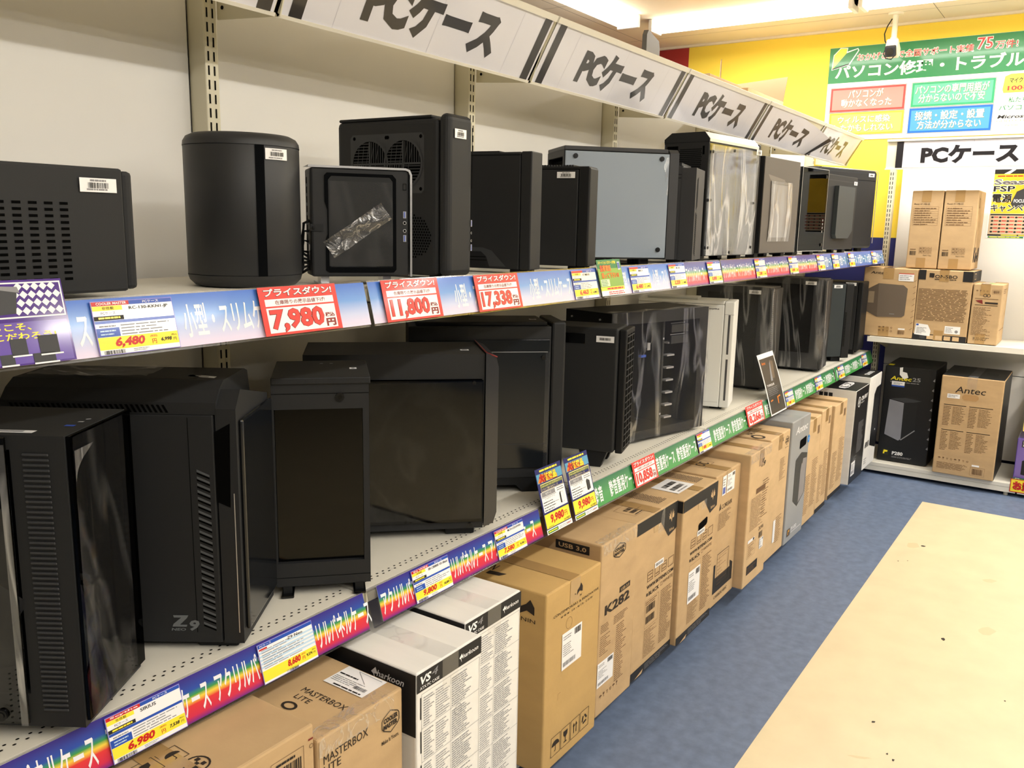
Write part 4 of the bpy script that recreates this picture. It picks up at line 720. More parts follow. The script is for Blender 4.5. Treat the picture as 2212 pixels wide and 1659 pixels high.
# film wrapped open case
c = Case('open black case loosely wrapped in clear film with a blue plug inside', (2.467, 1.295), -14.6, .21, .515, .455, ZL, .012)
b = open_shell(c, BLKD, INNER, 'R', .003, (.02, .05, .03, .04)); b.box(.30, .03, .05, .31, c.lb-.01, .43, BLKM); f = Face(b, (0, .03, 0), (1, 0, 0), (0, 0, 1))
for k in range(7): b.box(.33, .03, .06+.045*k, .37, .05, .066+.045*k, PORT)
for v in (.33, .37): b.box(.335, .02, v, .43, .026, v+.028, BLKM); f.rect(.34, v+.03, .42, v+.033, GREYINK)
for v in (.08, .35): f.disc(.305, v, .004, PORT)
b.tube([(.27, .05, .38), (.25, .04, .34), (.22, .035, .32), (.2, .035, .30)], .003, BLKD, 6); b.box(.19, .03, .292, .215, .042, .30, USB); b.box(.22, .03, .315, .235, .042, .34, PORT); f2 = Face(b, (0, 0, 0), (1, 0, 0), (0, 0, 1)); c.part('body', b)
b = MB(); f = Face(b, (0, -.004, 0), (1, 0, 0), (0, 0, 1), .002); b.grid(lambda u, v: f.P(-.004+(c.lc+.008)*u, .014+(c.h-.01)*v, .003+.006*noise.noise(Vector((u*6, v*3, 9)))), 34, 26, FILM); b.grid(lambda u, v: Vector((c.lc+.002+.004*noise.noise(Vector((u*5, v*4, 1))), -.006+.2*u, .014+(c.h-.01)*v)), 10, 20, FILM)
b.grid(lambda u, v: Vector((-.004+(c.lc+.008)*u, -.007+.03*v, c.h+.003+.002*math.sin(20*u))), 24, 2, FILM2); c.part('film_wrap', b, 'clear crinkled wrap'); screws(c, lambda mb: c.FL(mb), [(.03, .42), (.16, .42), (.03, .39)], .003, PORT); c.feet(ins=.05, w=.04, l=.04)
# white case
c = Case('white tower case with a slotted front door on the lower shelf', (3.338, 1.203), 14.4, .39, .16, .446, ZL, .012)
b = MB(); b.box(0, .04, c.foot, c.lc, c.lb, c.h-.014, WCASE, .003); b.box(0, .0405, c.h-.013, c.lc, c.lb, c.h, WCASE, .003); f = c.FL(b); f.rect(.01, .02, c.lb-.045, .0208, GREYINK); f.text('scythe', c.lb-.10, c.h-.048, c.lb-.06, c.h-.04, BLACKINK, .0003, .02); c.part('body', b)
b = MB(); b.box(.03, .15, c.h, .12, .36, c.h+.01, WCASE, .003); c.part('top_cover', b)
b = MB(); b.box(0, 0, c.foot, c.lc, .0385, c.h-.001, WCASE, .004); f = c.FL(b); f.rect(c.lb-.022, .03, c.lb-.014, .20, mat('door_slot_grey', '4A4A4C', .6)); f.rect(c.lb-.022, .22, c.lb-.014, .38, mat('door_slot_grey', '4A4A4C', .6)); f.rect(c.lb-.038, c.h-.065, c.lb, c.h-.064, GREYINK); c.part('front_door', b); c.feet(ins=.03, w=.035, l=.05)
# two wrapped cases
for lb_, A, th, dims, z, nm in (('black windowed case wrapped in clear film, just right of the white tower', (3.86, 1.232), 3.1, (.335, .186, .474), ZL, 'a'), ('taller film wrapped black case near the corner of the lower shelf', (4.573, 1.182), 5.7, (.40, .20, .486), ZL, 'b')):
    c = Case(lb_, A, th, *dims, z, .012); L = c.lb; H = c.h-c.foot
    b = open_shell(c, BLKM, INNER, 'L', .003, (.06, .06, .10, .04)); b.box(.05, .08, .12, .09, .32, .4, INNER); f = c.FL(b); f.rect(.05, .3, L-.06, .301, GREYINK); f.disc(.1, .2, .02, GREYINK, -.012); c.part('body', b)
    b = MB(); b.box(-.004, .05, .1, -.001, L-.05, c.h-.03, pane('window_dark', (.08, .085, .09), .06, .05)); c.part('side_window', b)
    b = MB(); b.box(0, -.012, c.foot, c.lc, -.001, c.h-.006, BLKD, .004); f = Face(b, (0, -.012, c.foot), (1, 0, 0), (0, 0, 1))
    for k in range(44): f.rect(.012, .03+.0095*k, .035, .034+.0095*k, HOLE)
    c.part('front_bezel', b)
    b = MB(); b.grid(lambda u, v: Vector((-.009-.006*noise.noise(Vector((u*5, v*3, 3))), L-(L+.018)*u, c.foot+.006+(c.h-.014)*v)), 26, 30, FILM); b.grid(lambda u, v: Vector((-.008+(c.lc*.6)*u, -.018-.004*noise.noise(Vector((u*5, v*5, 5))), c.foot+.006+(c.h-.014)*v)), 8, 26, FILM)
    b.grid(lambda u, v: Vector((-.012+.06*u, L-(L+.018)*v, c.h+.004+.004*noise.noise(Vector((u*3, v*8, 7))))), 6, 26, FILM2); c.part('film_wrap', b, 'clear crinkled wrap'); b = MB(); f = c.FL(b, .018); f.sticker(L-.09, H-.03, L-.035, H-.012, 0, 4); c.part('barcode_sticker', b, 'white barcode sticker'); c.feet(ins=.03, w=.035, l=.05)
# last two
c = Case('dark grey case with narrow front vents, turned towards the aisle at the lower corner', (5.085, 1.150), 49.1, .37, .19, .440, ZL, .03)
b = MB(); b.box(0, .05, c.foot, c.lc, c.lb, c.h, mat('slate_panel', '2C3336', .5), .003); c.part('body', b); b = MB(); b.box(-.002, 0, c.foot-.008, c.lc, .049, c.h+.001, BLKD, .004); f = Face(b, (-.002, .049, 0), (0, -1, 0), (0, 0, 1))
for k in range(30): f.rect(.003, .09+.0065*k, .014, .093+.0065*k, HOLE)
c.part('front_bezel', b); b = MB(); f = c.FL(b, .0014); f.sticker(c.lb-.13, c.h-.052, c.lb-.075, c.h-.034, 0, 6); c.part('barcode_sticker', b, 'white barcode sticker'); c.feet(ins=.03, w=.035, l=.06)
c = Case('plain black case last in the row at the far corner of the lower shelf', (5.393, 1.168), 2.9, .40, .187, .435, ZL, .03)
b = MB(); b.box(0, .03, c.foot, c.lc, c.lb, c.h, BLKM, .003); c.part('body', b); b = MB(); b.box(-.001, 0, c.foot-.006, c.lc, .029, c.h, BLKD, .005); c.part('front_bezel', b); b = MB(); f = c.FL(b, .0014); f.sticker(c.lb-.1, c.h-.052, c.lb-.04, c.h-.034, 0, 7); c.part('barcode_sticker', b, 'white barcode sticker'); c.feet(ins=.03, w=.035, l=.06)
# ------------------------------------------------------------------ cartons under the lower shelf
WBOX = mat('white_carton', 'ECEAE6', .5, spec=.35, var=(30, .03, (1, .15, 1))); GBOX = mat('grey_carton', '9A9C9E', .4, spec=.4, var=(2, .1)); BBOX = mat('black_carton', '17181A', .4, spec=.4)
CLOGO = '2A221C'
class Carton:
    """axis-aligned carton; print faces use world x/z (front) and x/y (top) minus the corner"""
    def __init__(s, label, x0, y, w, top, d=.5, m=CARD, seed=1, z=ZB, grp=None, tape=True, tapem=TAPE, amp=.0022, holes=()):
        s.t = thing('carton', label, 'cardboard box', (x0, y, z), 0, grp); s.x0, s.y, s.w, s.h, s.d, s.z, s.seed, s.amp = x0, y, w, top-z, d, z, seed, amp
        b = MB(); b.box(0, 0, .0035, w, d, s.h, m, .0045, 2, 5); s.b = b; f = s.T(b, .0002)
        f.rect(x0+w*.5-.0008, y+.002, x0+w*.5+.0008, y+d-.002, SLOT if m is not WBOX else GREYINK) if tape is None else None
        if tape:
            k = MB(); f = s.T(k, .0009)
            k.grid(lambda u, v: f.P(x0+w*.5-.025+.05*u, y+.002+(d-.004)*v), 2, 8, tapem); g = s.F(k, .0009); k.grid(lambda u, v: g.P(x0+w*.5-.025+.05*u, top-.065+.064*v), 2, 3, tapem); s.part('tape', k)
    def F(s, mb, d=.0009): return Face(mb, (-s.x0, 0, -s.z), (1, 0, 0), (0, 0, 1), d)
    def T(s, mb, d=.0009): return Face(mb, (-s.x0, -s.y, s.h), (1, 0, 0), (0, 1, 0), d)
    def L(s, mb, d=.0009): return Face(mb, (0, -s.y, -s.z), (0, -1, 0), (0, 0, 1), d)      # u = minus world y
    def part(s, name, mb, label=None):
        mb.warp(s.amp, 3.2, s.seed); o = mb.build(name, s.t)
        if label: o['label'] = label
    def done(s): s.b.warp(s.amp, 3.2, s.seed); s.b.build('box_body', s.t)
def badge(f, u0, v0, u1, v1, m, bg=None):
    """rounded six-sided badge with two lines of lettering"""
    w = u1-u0; h = v1-v0; P = [(u0+w*a, v0+h*c) for a, c in ((.1, .22), (.5, 0), (.9, .22), (1, .35), (1, .68), (.9, .8), (.5, 1), (.1, .8), (0, .68), (0, .35))]
    for k in range(10): f.line(*P[k], *P[(k+1) % 10], w*.035, m, .0002)
    f.text('COOLER', u0+w*.1, v0+h*.52, u1-w*.08, v0+h*.75, m, .0002, .045); f.text('MASTER', u0+w*.08, v0+h*.24, u1-w*.1, v0+h*.47, m, .0002, .045)
def umbrella(f, u, v, r, m):
    f.poly([(u+r*math.cos(PI*k/8), v+r*.8*math.sin(PI*k/8)) for k in range(9)], m, .0002); f.line(u, v, u, v-r*.8, r*.12, m, .0002); f.line(u, v-r*.8, u-r*.3, v-r*.85, r*.12, m, .0002)
def glass(f, u, v, r, m):
    f.poly([(u-r*.6, v+r*.9), (u-r*.5, v+r*.2), (u-.1*r, v-.1*r), (u+.1*r, v-.1*r), (u+r*.5, v+r*.2), (u+r*.6, v+r*.9)], m, .0002); f.line(u, v-.1*r, u, v-r*.8, r*.14, m, .0002); f.line(u-.4*r, v-r*.85, u+.4*r, v-r*.85, r*.16, m, .0002)
def arrows(f, u, v, r, m):
    for s in (-.35, .35): f.line(u+s*r, v-r*.8, u+s*r, v+r*.5, r*.16, m, .0002); f.poly([(u+s*r-r*.28, v+r*.3), (u+s*r+r*.28, v+r*.3), (u+s*r, v+r*.85)], m, .0002)
def recycle(f, u, v, r, m):
    for k in range(3):
        a = 2*PI*k/3; f.line(u+r*.7*math.cos(a), v+r*.7*math.sin(a), u+r*.7*math.cos(a+1.5), v+r*.7*math.sin(a+1.5), r*.3, m, .0002)
def icons(f, u0, v, w, n, m, t=None):
    for k in range(n):
        u = u0+w*(k+.5)/n; r = w/n*.36
        if t: f.frame(u-w/n*.46, v-w/n*.55, u+w/n*.46, v+w/n*.55, t, m, .0002)
        (umbrella, glass, arrows, recycle)[k % 4](f, u, v, r, m)
def wing(f, u, v, s, m):
    for sg in (-1, 1):
        for k in range(4):
            a = R(90-sg*(12+22*k)); l = s*(1-.14*k); x0, y0 = u+sg*s*.08, v-s*.25+.02*s*k
            f.poly([(x0, y0), (x0+l*.55*math.cos(a)-sg*.09*s, y0+l*.55*math.sin(a)), (x0+l*math.cos(a), y0+l*math.sin(a)), (x0+l*.6*math.cos(a)+sg*.08*s, y0+l*.5*math.sin(a)-.05*s)], m, .0003)
    f.poly([(u-.1*s, v-.25*s), (u, v-.6*s), (u+.1*s, v-.25*s), (u, v-.1*s)], m, .0003)
def label_white(c, face, u0, v0, u1, v1, seed=1, name='shipping_label', lb='white shipping label'):
    b = MB(); f = face(b, .0014); f.rect(u0, v0, u1, v1, WHITE); W = u1-u0; H = v1-v0
    f.lines(u0+W*.06, v0+H*.35, u0+W*.62, v0+H*.7, 6, GREYINK, .0004, .4, .5, seed); f.barcode(u0+W*.62, v0+H*.78, u0+W*.94, v0+H*.95, BLACKINK, .0004, seed); f.barcode(u0+W*.06, v0+H*.08, u0+W*.7, v0+H*.2, GREYINK, .0004, seed+1); f.lines(u0+W*.06, v0+H*.8, u0+W*.5, v0+H*.93, 2, GREYINK, .0004, .4, .3, seed+2)
    c.part(name, b, lb)
def crinkle_tape(c, u0, u1, v1, seed=1):
    b = MB(); f = c.F(b, .0016); g = c.T(b, .0016); b.grid(lambda u, v: f.P(u0+(u1-u0)*u, v1-.035+.035*v, .0015*noise.noise(Vector((u*14, v*5, seed)))), 18, 4, CLEART); b.grid(lambda u, v: g.P(u0+(u1-u0)*u, c.y+.03*v, .0015*noise.noise(Vector((u*14, v*5, seed+4)))), 18, 3, CLEART); c.part('clear_tape', b, 'crinkled clear tape')
# 1
c = Carton('plain brown carton with umbrella print on its top, nearest under the lower shelf', .476, .99, .415, .662, .5, CARD, 1); f = c.T(c.b)
f.frame(.682, 1.08, .719, 1.119, .0012, INK); umbrella(f, .701, 1.097, .013, INK); f.frame(.64, 1.082, .678, 1.12, .0012, INK); glass(f, .66, 1.1, .013, INK); f.ring(.71, 1.05, .021, .003, INK)
for i in range(3):
    for j in range(3):
        if (i+j) % 2 == 0: f.rect(.699+.0075*i, 1.04+.0075*j, .7065+.0075*i, 1.0475+.0075*j, INK)
f = c.F(c.b); f.frame(.80, .575, .868, .634, .0008, INK2); f.barcode(.808, .585, .862, .618, INK, 0, 3); f.lines(.81, .621, .85, .63, 1, INK, 0, .5, .1); f.rect(.878, .636, .888, .6395, mat('dark_red_print', '7A2A24', .7)); f.ring(.884, .625, .004, .001, INK2); c.done(); crinkle_tape(c, .68, .72, .662)
# 2
c = Carton('brown carton with a white sender label on its top, beside the nearest plain carton', .897, .99, .213, .625, .5, CARD, 2, tape=False); b = c.b
f = Face(b, (-c.x0, -c.y, c.h), (0, -1, 0), (1, 0, 0), .0009); f.text('MASTERBOX', -1.13, .987, -1.02, 1.002, INK, 0, .0); f.text('LITE', -1.124, .965, -1.086, .978, INK); f.ring(-1.108, .942, .017, .006, INK, 0, 16, .012)
f = c.F(b); f.text('MASTERBOX', .910, .574, 1.017, .590, INK); f.text('LITE', .910, .555, .95, .570, INK); f.ring(.93, .53, .017, .007, INK, 0, 18); badge(f, 1.053, .551, 1.099, .595, INK); f.text('Make It Yours.', 1.052, .534, 1.098, .542, INK, 0, .01); f.rect(.9, .5, .9005, .62, INK2); c.done(); crinkle_tape(c, .90, 1.085, .625, 2)
b = MB(); f = Face(b, (-c.x0, -c.y, c.h), (0, -1, 0), (1, 0, 0), .0014); f.rect(-1.122, 1.036, -1.022, 1.104, WHITE); f.line(-1.09, 1.1, -1.05, 1.072, .001, GREYINK, .0004); f.line(-1.09, 1.1, -1.03, 1.098, .001, GREYINK, .0004); f.lines(-1.118, 1.05, -1.04, 1.07, 4, GREYINK, .0004, .3, .4); f.lines(-1.118, 1.074, -1.07, 1.08, 1, BLACKINK, .0004, .6, .2); f.barcode(-1.06, 1.05, -1.03, 1.06, BLACKINK, .0004); f.lines(-1.1, 1.038, -1.03, 1.045, 1, BLACKINK, .0004, .5, .1); c.part('sender_label', b, 'white sender label')
# 3, 4 white cartons
def sharkoon(f, u0, v0, u1, v1, m): f.text('harkoon', u0+(u1-u0)*.17, v0+(v1-v0)*.3, u1, v1*.0+v0+(v1-v0)*.85, m, .0004, .01, .3); w = u1-u0; f.poly([(u0, v0+(v1-v0)*.55), (u0+w*.14, v1), (u0+w*.2, v0+(v1-v0)*.5), (u0+w*.1, v0+(v1-v0)*.45), (u0+w*.13, v0-(v1-v0)*.1), (u0+w*.07, v0+(v1-v0)*.4)], m, .0004)
for k, (lb, x0, y, w, top, seed) in enumerate((('white carton with black printed lid band, nearer of the two white ones', 1.128, .97, .203, .647, 3), ('white carton with black printed lid band, behind the nearer white one', 1.34, 1.02, .212, .651, 4))):
    c = Carton(lb, x0, y, w, top, .45, WBOX, seed, tapem=film('grey_clear_tape', .16, .12, 9, .2)); f = c.F(c.b); H0 = top-.04
    f.rect(x0+.001, H0, x0+w-.001, top-.002, BLK); f.text('VS', x0+.010, H0+.014, x0+.042, H0+.031, WHITE, .0004, .03, .2); f.text('4', x0+.043, H0+.018, x0+.062, H0+.033, GREYINK, .0004, .0, .2)
    f.text('ATX PC CASE', x0+.009, H0+.004, x0+.066, H0+.010, WHITE, .0004, .01); sharkoon(f, x0+w-.075, H0+.009, x0+w-.012, H0+.026, WHITE)
    f.frame(x0+.014, .105, x0+w-.006, H0-.006, .0008, GREYINK)
    n = 7; hh = (H0-.006-.107)/n
    for q in range(n):
        v1 = H0-.008-hh*q; f.rect(x0+.014, v1-hh, x0+w-.006, v1-hh+.0008, GREYINK); f.lines(x0+.02, v1-hh*.96, x0+.052, v1-.005, 12, GREYINK, 0, .4, .5, q+seed); f.lines(x0+.056, v1-hh*.96, x0+w*.5-.002, v1-.005, 12, GREYINK, 0, .35, .5, q+9)
        f.lines(x0+w*.5+.004, v1-hh*.96, x0+w-.03, v1-.004, 13, GREYINK, 0, .45, .45, q+5); f.rect(x0+w*.5, v1-hh, x0+w*.5+.0006, v1, GREYINK); f.rect(x0+.0105, v1-hh*.7, x0+.0135, v1-.004, BLK)
    f.rect(x0+w*.35, .09, x0+w*.62, .125, BLK, .0006); f.rect(x0+w*.55, .11, x0+w*.66, .15, WHITE, .0008); f.frame(x0+w*.55, .11, x0+w*.66, .15, .004, BLK, .001); f.frame(x0+w*.7, .1, x0+w*.96, .17, .001, BLK, .0004); f.barcode(x0+w*.74, .105, x0+w*.94, .13, BLACKINK, .0004)
    g = c.L(c.b); g.rect(-y-.449, top-.05, -y-.001, top-.002, BLK)
    if k == 0: g.rect(-y-.065, top-.13, -y-.001, top-.002, BLK, .0002); g.rect(-y-.449, top-.10, -y-.001, top-.002, BLK, .0001); sharkoon(g, -y-.115, top-.042, -y-.03, top-.016, WHITE)
    c.done()
    b = MB(); f = c.F(b, .0011); f.ring(x0+w*.62, top-.13, .012, .001, GREYINK, 0, 14); c.part('hand_hole', b, 'half pressed hand hole')
# 5 golden carton
c = Carton('tall golden brown carton with a white shipping label, right of the white cartons', 1.691, 1.035, .278, .582, .5, CARD3, 5); f = c.F(c.b)
def winlogo(f, u, v, s, m):
    f.poly([(u, v), (u+s*.5, v+s*.28), (u+s, v+s*.1), (u+s, v+s*.55), (u+s*.72, v+s*.95), (u+s*.45, v+s*.65), (u+s*.1, v+s*.45)], m, .0002)
winlogo(f, 1.838, .532, .03, INK); f.disc(1.831, .545, .004, INK); f.rect(1.828, .531, 1.834, .540, INK); f.text('IN WIN', 1.826, .5235, 1.864, .5295, INK, 0, .01); f.text('CONTEMPORARY & INNOVATIVE', 1.726, .507, 1.958, .514, INK); f.text('w w w . i n - w i n . c o m', 1.762, .4945, 1.924, .502, INK)
icons(f, 1.728, .146, .202, 4, INK, .0014); f.line(1.757, .27, 1.757, .287, .0008, INK2); f.line(1.757, .287, 1.77, .287, .0008, INK2); f.ring(1.805, .468, .016, .0008, INK2)
g = c.L(c.b); winlogo(g, -1.115, .515, .046, INK); g.text('NIN', -1.109, .498, -1.066, .508, INK, 0, .0); f = c.T(c.b); f.text('N', 1.74, 1.235, 1.775, 1.25, INK, 0, .02, rot=3); f.poly([(1.72, 1.2), (1.74, 1.19), (1.735, 1.24), (1.715, 1.24)], INK); c.done(); label_white(c, c.F, 1.771, .345, 1.872, .447, 5)
# 6
c = Carton('brown carton with K282 print and low front label, right of the golden carton', 2.002, 1.052, .223, .611, .5, CARD, 6, tape=False); f = c.F(c.b); badge(f, 2.072, .546, 2.145, .588, INK)
b = f; P = [(2.119, .433), (2.186, .433), (2.186, .450), (2.119, .450)]; f.poly(P, INK); f.text('USB 3.0', 2.127, .4365, 2.178, .4455, CARD, .0004, .02); f.text('K282', 2.032, .394, 2.186, .424, INK, 0, .035); f.lines(2.012, .345, 2.07, .372, 5, INK2, 0, .35, .3, 2); f.lines(2.09, .345, 2.18, .372, 5, INK2, 0, .35, .3, 3); f.lines(2.012, .275, 2.08, .338, 10, INK2, 0, .3, .6, 4); f.lines(2.11, .155, 2.18, .338, 28, INK2, 0, .35, .5, 5); icons(f, 2.02, .145, .12, 6, INK2)
g = c.L(c.b); g.rect(-1.2, .575, -1.09, .600, BLK); g.text('USB 3.0', -1.19, .581, -1.10, .594, CARD, .0004, .02); c.done(); label_white(c, c.F, 2.004, .18, 2.1, .256, 8); crinkle_tape(c, 2.01, 2.22, .611, 6)
# 7, 8 cartons with black lids
for k, (lb, x0, y, w, top, seed) in enumerate((('brown carton with black lid corners and white sticker over its name, left of the pair', 2.234, 1.060, .300, .607, 7), ('brown carton with black lid corners and an open hand hole, right of the pair', 2.542, 1.044, .304, .602, 8))):
    c = Carton(lb, x0, y, w, top, .5, CARD, seed); f = c.F(c.b); D = .0003; x1 = x0+w
    f.rect(x0+.001, top-.043, x1-.001, top-.003, BLK); f.poly([(x0+w*.58, top-.042), (x0+w*.79, top-.107), (x1-.001, top-.094), (x1-.001, top-.04)], BLK); wing(f, x0+w*.85, top-.045, .032, CARD2); f.text('BitFenix', x0+w*.80, top-.093, x0+w*.92, top-.083, CARD2, .0006, .01)
    g = c.L(c.b); g.rect(-y-.499, top-.043, -y-.001, top-.003, BLK)
    off = 0 if k == 0 else .02; e0, e1 = (2.328, 2.524) if k == 0 else (2.626, 2.822); v = .39+off
    for q, (ch, a, bb) in enumerate((('E', 0, .2), ('n', .27, .46), ('s', .53, .72), ('o', .78, 1.0))):
        ua, ub = e0+(e1-e0)*a, e0+(e1-e0)*bb; tt = .0022
        f.frame(ua, v, ub, v+.032, tt, INK2); f.rect(ua+.006, v+.008, ub-(.0 if ch == 'E' else .006), v+.011, INK2) if ch != 'o' else None; f.rect(ua+.006, v+.02, ub-.006, v+.023, INK2) if ch in 'Es' else None
    f.text('WWW.BITFENIX.COM', e0-.002, v-.024, e1, v-.012, INK, 0, .025); f.rect(e0-.002, v-.047, e0+.008, v-.037, INK); f.text('BLACK', e0+.014, v-.049, e0+.09, v-.036, INK, 0, .02); f.frame(e0+.1, v-.046, e0+.115, v-.034, .0015, INK2); f.text('WHITE', e0+.12, v-.044, e1, v-.033, INK2)
    f.frame(x0+.086, .235, x0+.185, v-.062, .0008, INK2); f.barcode(x0+.095, .285, x0+.16, .309, INK, 0, 2) if k == 0 else None; f.barcode(x0+.093, .248, x0+.158, .272, INK, 0, 4) if k == 0 else None; f.lines(x0+.09, .312, x0+.175, .325, 2, INK2, 0, .4, .3)
    f.lines(x0+.2, .14, x0+.29, v-.062, 30, INK2, 0, .4, .4, seed); f.lines(x0+.085, .135, x0+.18, .23, 18, INK2, 0, .35, .5, seed+1); f.rect(x0+.001, .088, x1-.001, .117, BLK); f.lines(x0+.1, .092, x1-.02, .113, 4, GREYINK, D, .25, .4, 3)
    t = c.T(c.b); ya, yb = 1.10, 1.172; xa = x0+.045
    pass
    if k == 0: t.frame(2.293, 1.096, 2.413, 1.172, .001, INK2); t.barcode(2.315, 1.135, 2.395, 1.15, INK, 0, 5); t.barcode(2.315, 1.113, 2.395, 1.128, INK, 0, 6); t.lines(2.31, 1.1, 2.40, 1.108, 1, INK, 0, .5, .1)
    t.lines(x0+.215, 1.09, x0+.285, 1.35, 40, INK, 0, .45, .2, 5)
    c.done()
    if k == 1:
        b = MB(); q = c.T(b, .0014); q.rect(2.60, 1.088, 2.735, 1.19, WHITE); q.barcode(2.625, 1.145, 2.715, 1.165, BLACKINK, .0004, 5); q.barcode(2.62, 1.112, 2.71, 1.132, BLACKINK, .0004, 7); q.lines(2.62, 1.095, 2.7, 1.106, 1, GREYINK, .0004, .5, .1); c.part('shipping_label', b, 'white label on top')
        label_white(c, c.F, 2.622, .21, 2.725, .326, 9); b = MB(); q = c.F(b, .0011); q.poly([(2.684+.0, .46), (2.69, .455), (2.755, .462), (2.762, .468), (2.762, .485), (2.755, .49), (2.69, .483), (2.683, .477)], HOLE); c.part('hand_hole', b, 'open hand hole')
    b = MB(); q = c.F(b, .0014); q.rect(e0+.05, v+.03, e0+.115, v+.048, WHITE); q.barcode(e0+.055, v+.034, e0+.11, v+.044, GREYINK, .0004); c.part('serial_sticker', b, 'small white sticker'); b = MB(); q = c.F(b, .0012); b.grid(lambda u, vv: q.P(x0+w*.52+.045*u, top-.075+.073*vv), 2, 3, film('grey_clear_tape', .16, .12, 9, .2)); c.part('front_tape', b)
    b = MB(); q = c.F(b, .0012); q.poly([(x0+.03, .087), (x0+.09, .1), (x0+.08, .088)], CARD2); c.part('torn_edge', b, 'torn pale cardboard edge')
# 9
c = Carton('brown carton with black framed case drawing low on its front, beyond the black lidded pair', 2.868, 1.059, .252, .601, .5, CARD, 9); f = c.F(c.b); f.text('CORSAIR', 2.938, .462, 3.045, .479, INK, 0, .0); f.poly([(2.914, .462), (2.924, .49), (2.932, .465)], INK); f.lines(2.914, .385, 3.04, .452, 12, INK2, 0, .35, .4, 3); f.poly([(2.90, .14), (3.098, .14), (3.098, .21), (3.07, .225), (3.07, .2), (2.918, .2), (2.918, .255), (2.90, .255)], BLK); f.frame(2.93, .16, 3.05, .29, .002, INK, .0004); f.frame(2.955, .2, 3.04, .28, .001, INK2, .0004); f.lines(2.935, .165, 3.04, .28, 8, INK2, .0004, .1, .7, 4); f.text('CARBIDE 400C', 2.915, .116, 3.05, .128, INK)
g = c.T(c.b); g.frame(2.95, 1.14, 3.05, 1.2, .0015, INK); g.text('OC', 2.97, 1.15, 3.03, 1.19, INK, 0, .02); c.done(); label_white(c, c.F, 2.975, .515, 3.055, .588, 3); b = MB(); q = c.F(b, .0014); q.rect(2.93, .515, 2.966, .588, WHITE); q.rect(2.935, .52, 2.96, .545, BLUE, .0004); q.lines(2.935, .55, 2.96, .58, 3, GREYINK, .0004); c.part('blue_label', b, 'white and blue label')
# 10
c = Carton('tall brown carton with Z9 mark and torn clear tape, left of a smaller carton', 3.129, 1.023, .256, .631, .5, CARD2, 10); f = c.F(c.b); f.poly([(3.262, .592), (3.288, .592), (3.288, .586), (3.272, .574), (3.286, .574), (3.286, .57), (3.258, .57), (3.258, .576), (3.274, .587), (3.262, .587)], INK); f.text('9', 3.285, .557, 3.306, .578, INK, 0, .03, .2); f.text('NEO', 3.252, .558, 3.28, .566, INK)
f.rect(3.215, .457, 3.325, .478, INK2); f.lines(3.165, .315, 3.33, .45, 22, INK2, 0, .3, .45, 6); f.lines(3.29, .34, 3.37, .5, 16, INK2, 0, .3, .6, 7); f.frame(3.155, .205, 3.25, .262, .0008, INK2); f.lines(3.165, .21, 3.24, .258, 6, INK2, 0, .3, .5, 8); f.text('ZALMAN', 3.278, .29, 3.335, .305, INK); f.barcode(3.285, .255, 3.33, .28, INK); f.rect(3.165, .135, 3.29, .172, BLK); f.lines(3.17, .14, 3.28, .165, 3, INK2, .0003, .3)
g = c.L(c.b); g.text('N', -1.24, .56, -1.2, .585, INK, 0, .02); c.done(); crinkle_tape(c, 3.13, 3.37, .631, 10); label_white(c, c.F, 3.3, .205, 3.345, .25, 4); b = MB(); q = c.F(b, .0014); q.rect(3.158, .268, 3.235, .28, WHITE); q.rect(3.215, .269, 3.23, .279, BLK, .0004); c.part('serial_sticker', b, 'small white sticker')
# 11
c = Carton('small brown carton between the Z9 marked carton and the grey carton', 3.43, 1.044, .268, .628, .5, CARD2, 11); f = c.F(c.b); badge(f, 3.632, .566, 3.68, .604, INK); f.text('Make It Yours.', 3.632, .552, 3.68, .558, INK); f.text('RBOX', 3.545, .592, 3.605, .61, INK); f.lines(3.575, .14, 3.66, .26, 14, INK2, 0, .3, .4, 4); f.lines(3.575, .42, 3.66, .52, 14, INK2, 0, .3, .5, 5); t = c.T(c.b); t.text('MASTERBOX', 3.47, 1.14, 3.62, 1.17, INK, 0, .0); t.ring(3.46, 1.11, .03, .01, INK); c.done(); b = MB(); q = c.F(b, .0014); q.rect(3.54, .15, 3.57, .25, WHITE); c.part('white_label', b, 'narrow white label')
# 12 grey carton
c = Carton('grey carton with a tower case picture and blue dot sticker', 3.703, 1.038, .276, .654, .5, GBOX, 12, tapem=film('grey_clear_tape', .16, .12, 9, .2)); f = c.F(c.b); f.text('Antec', 3.756, .588, 3.935, .622, WHITE, 0, .02, .15)
CS1 = mat('picture_dark', '3A3B38', .45); CS2 = mat('picture_light', '8E8A8A', .4); f.poly([(3.79, .465), (3.87, .487), (3.965, .467), (3.965, .28), (3.86, .235), (3.79, .275)], CS1, .0002); f.poly([(3.875, .455), (3.96, .445), (3.955, .28), (3.872, .25)], CS2, .0004)
f.rect(3.74, .118, 3.785, .152, mat('badge_brown', '4A3C34', .5)); f.poly([(3.75, .125), (3.755, .147), (3.775, .147), (3.775, .138), (3.76, .136), (3.76, .125)], mat('badge_gold', 'D8A03A', .5), .0003); f.text('P100', 3.802, .132, 3.88, .15, WHITE, 0, .02); f.rect(3.80, .124, 3.95, .1265, WHITE)
t = c.T(c.b); t.text('Antec', 3.75, 1.16, 3.92, 1.2, WHITE, 0, .02, rot=2); g = c.L(c.b); g.ring(-1.095, .585, .026, .005, WHITE, 0, 20, .036); g.ring(-1.095, .585, .02, .02, WHITE, .0003, 20, .028); c.done()
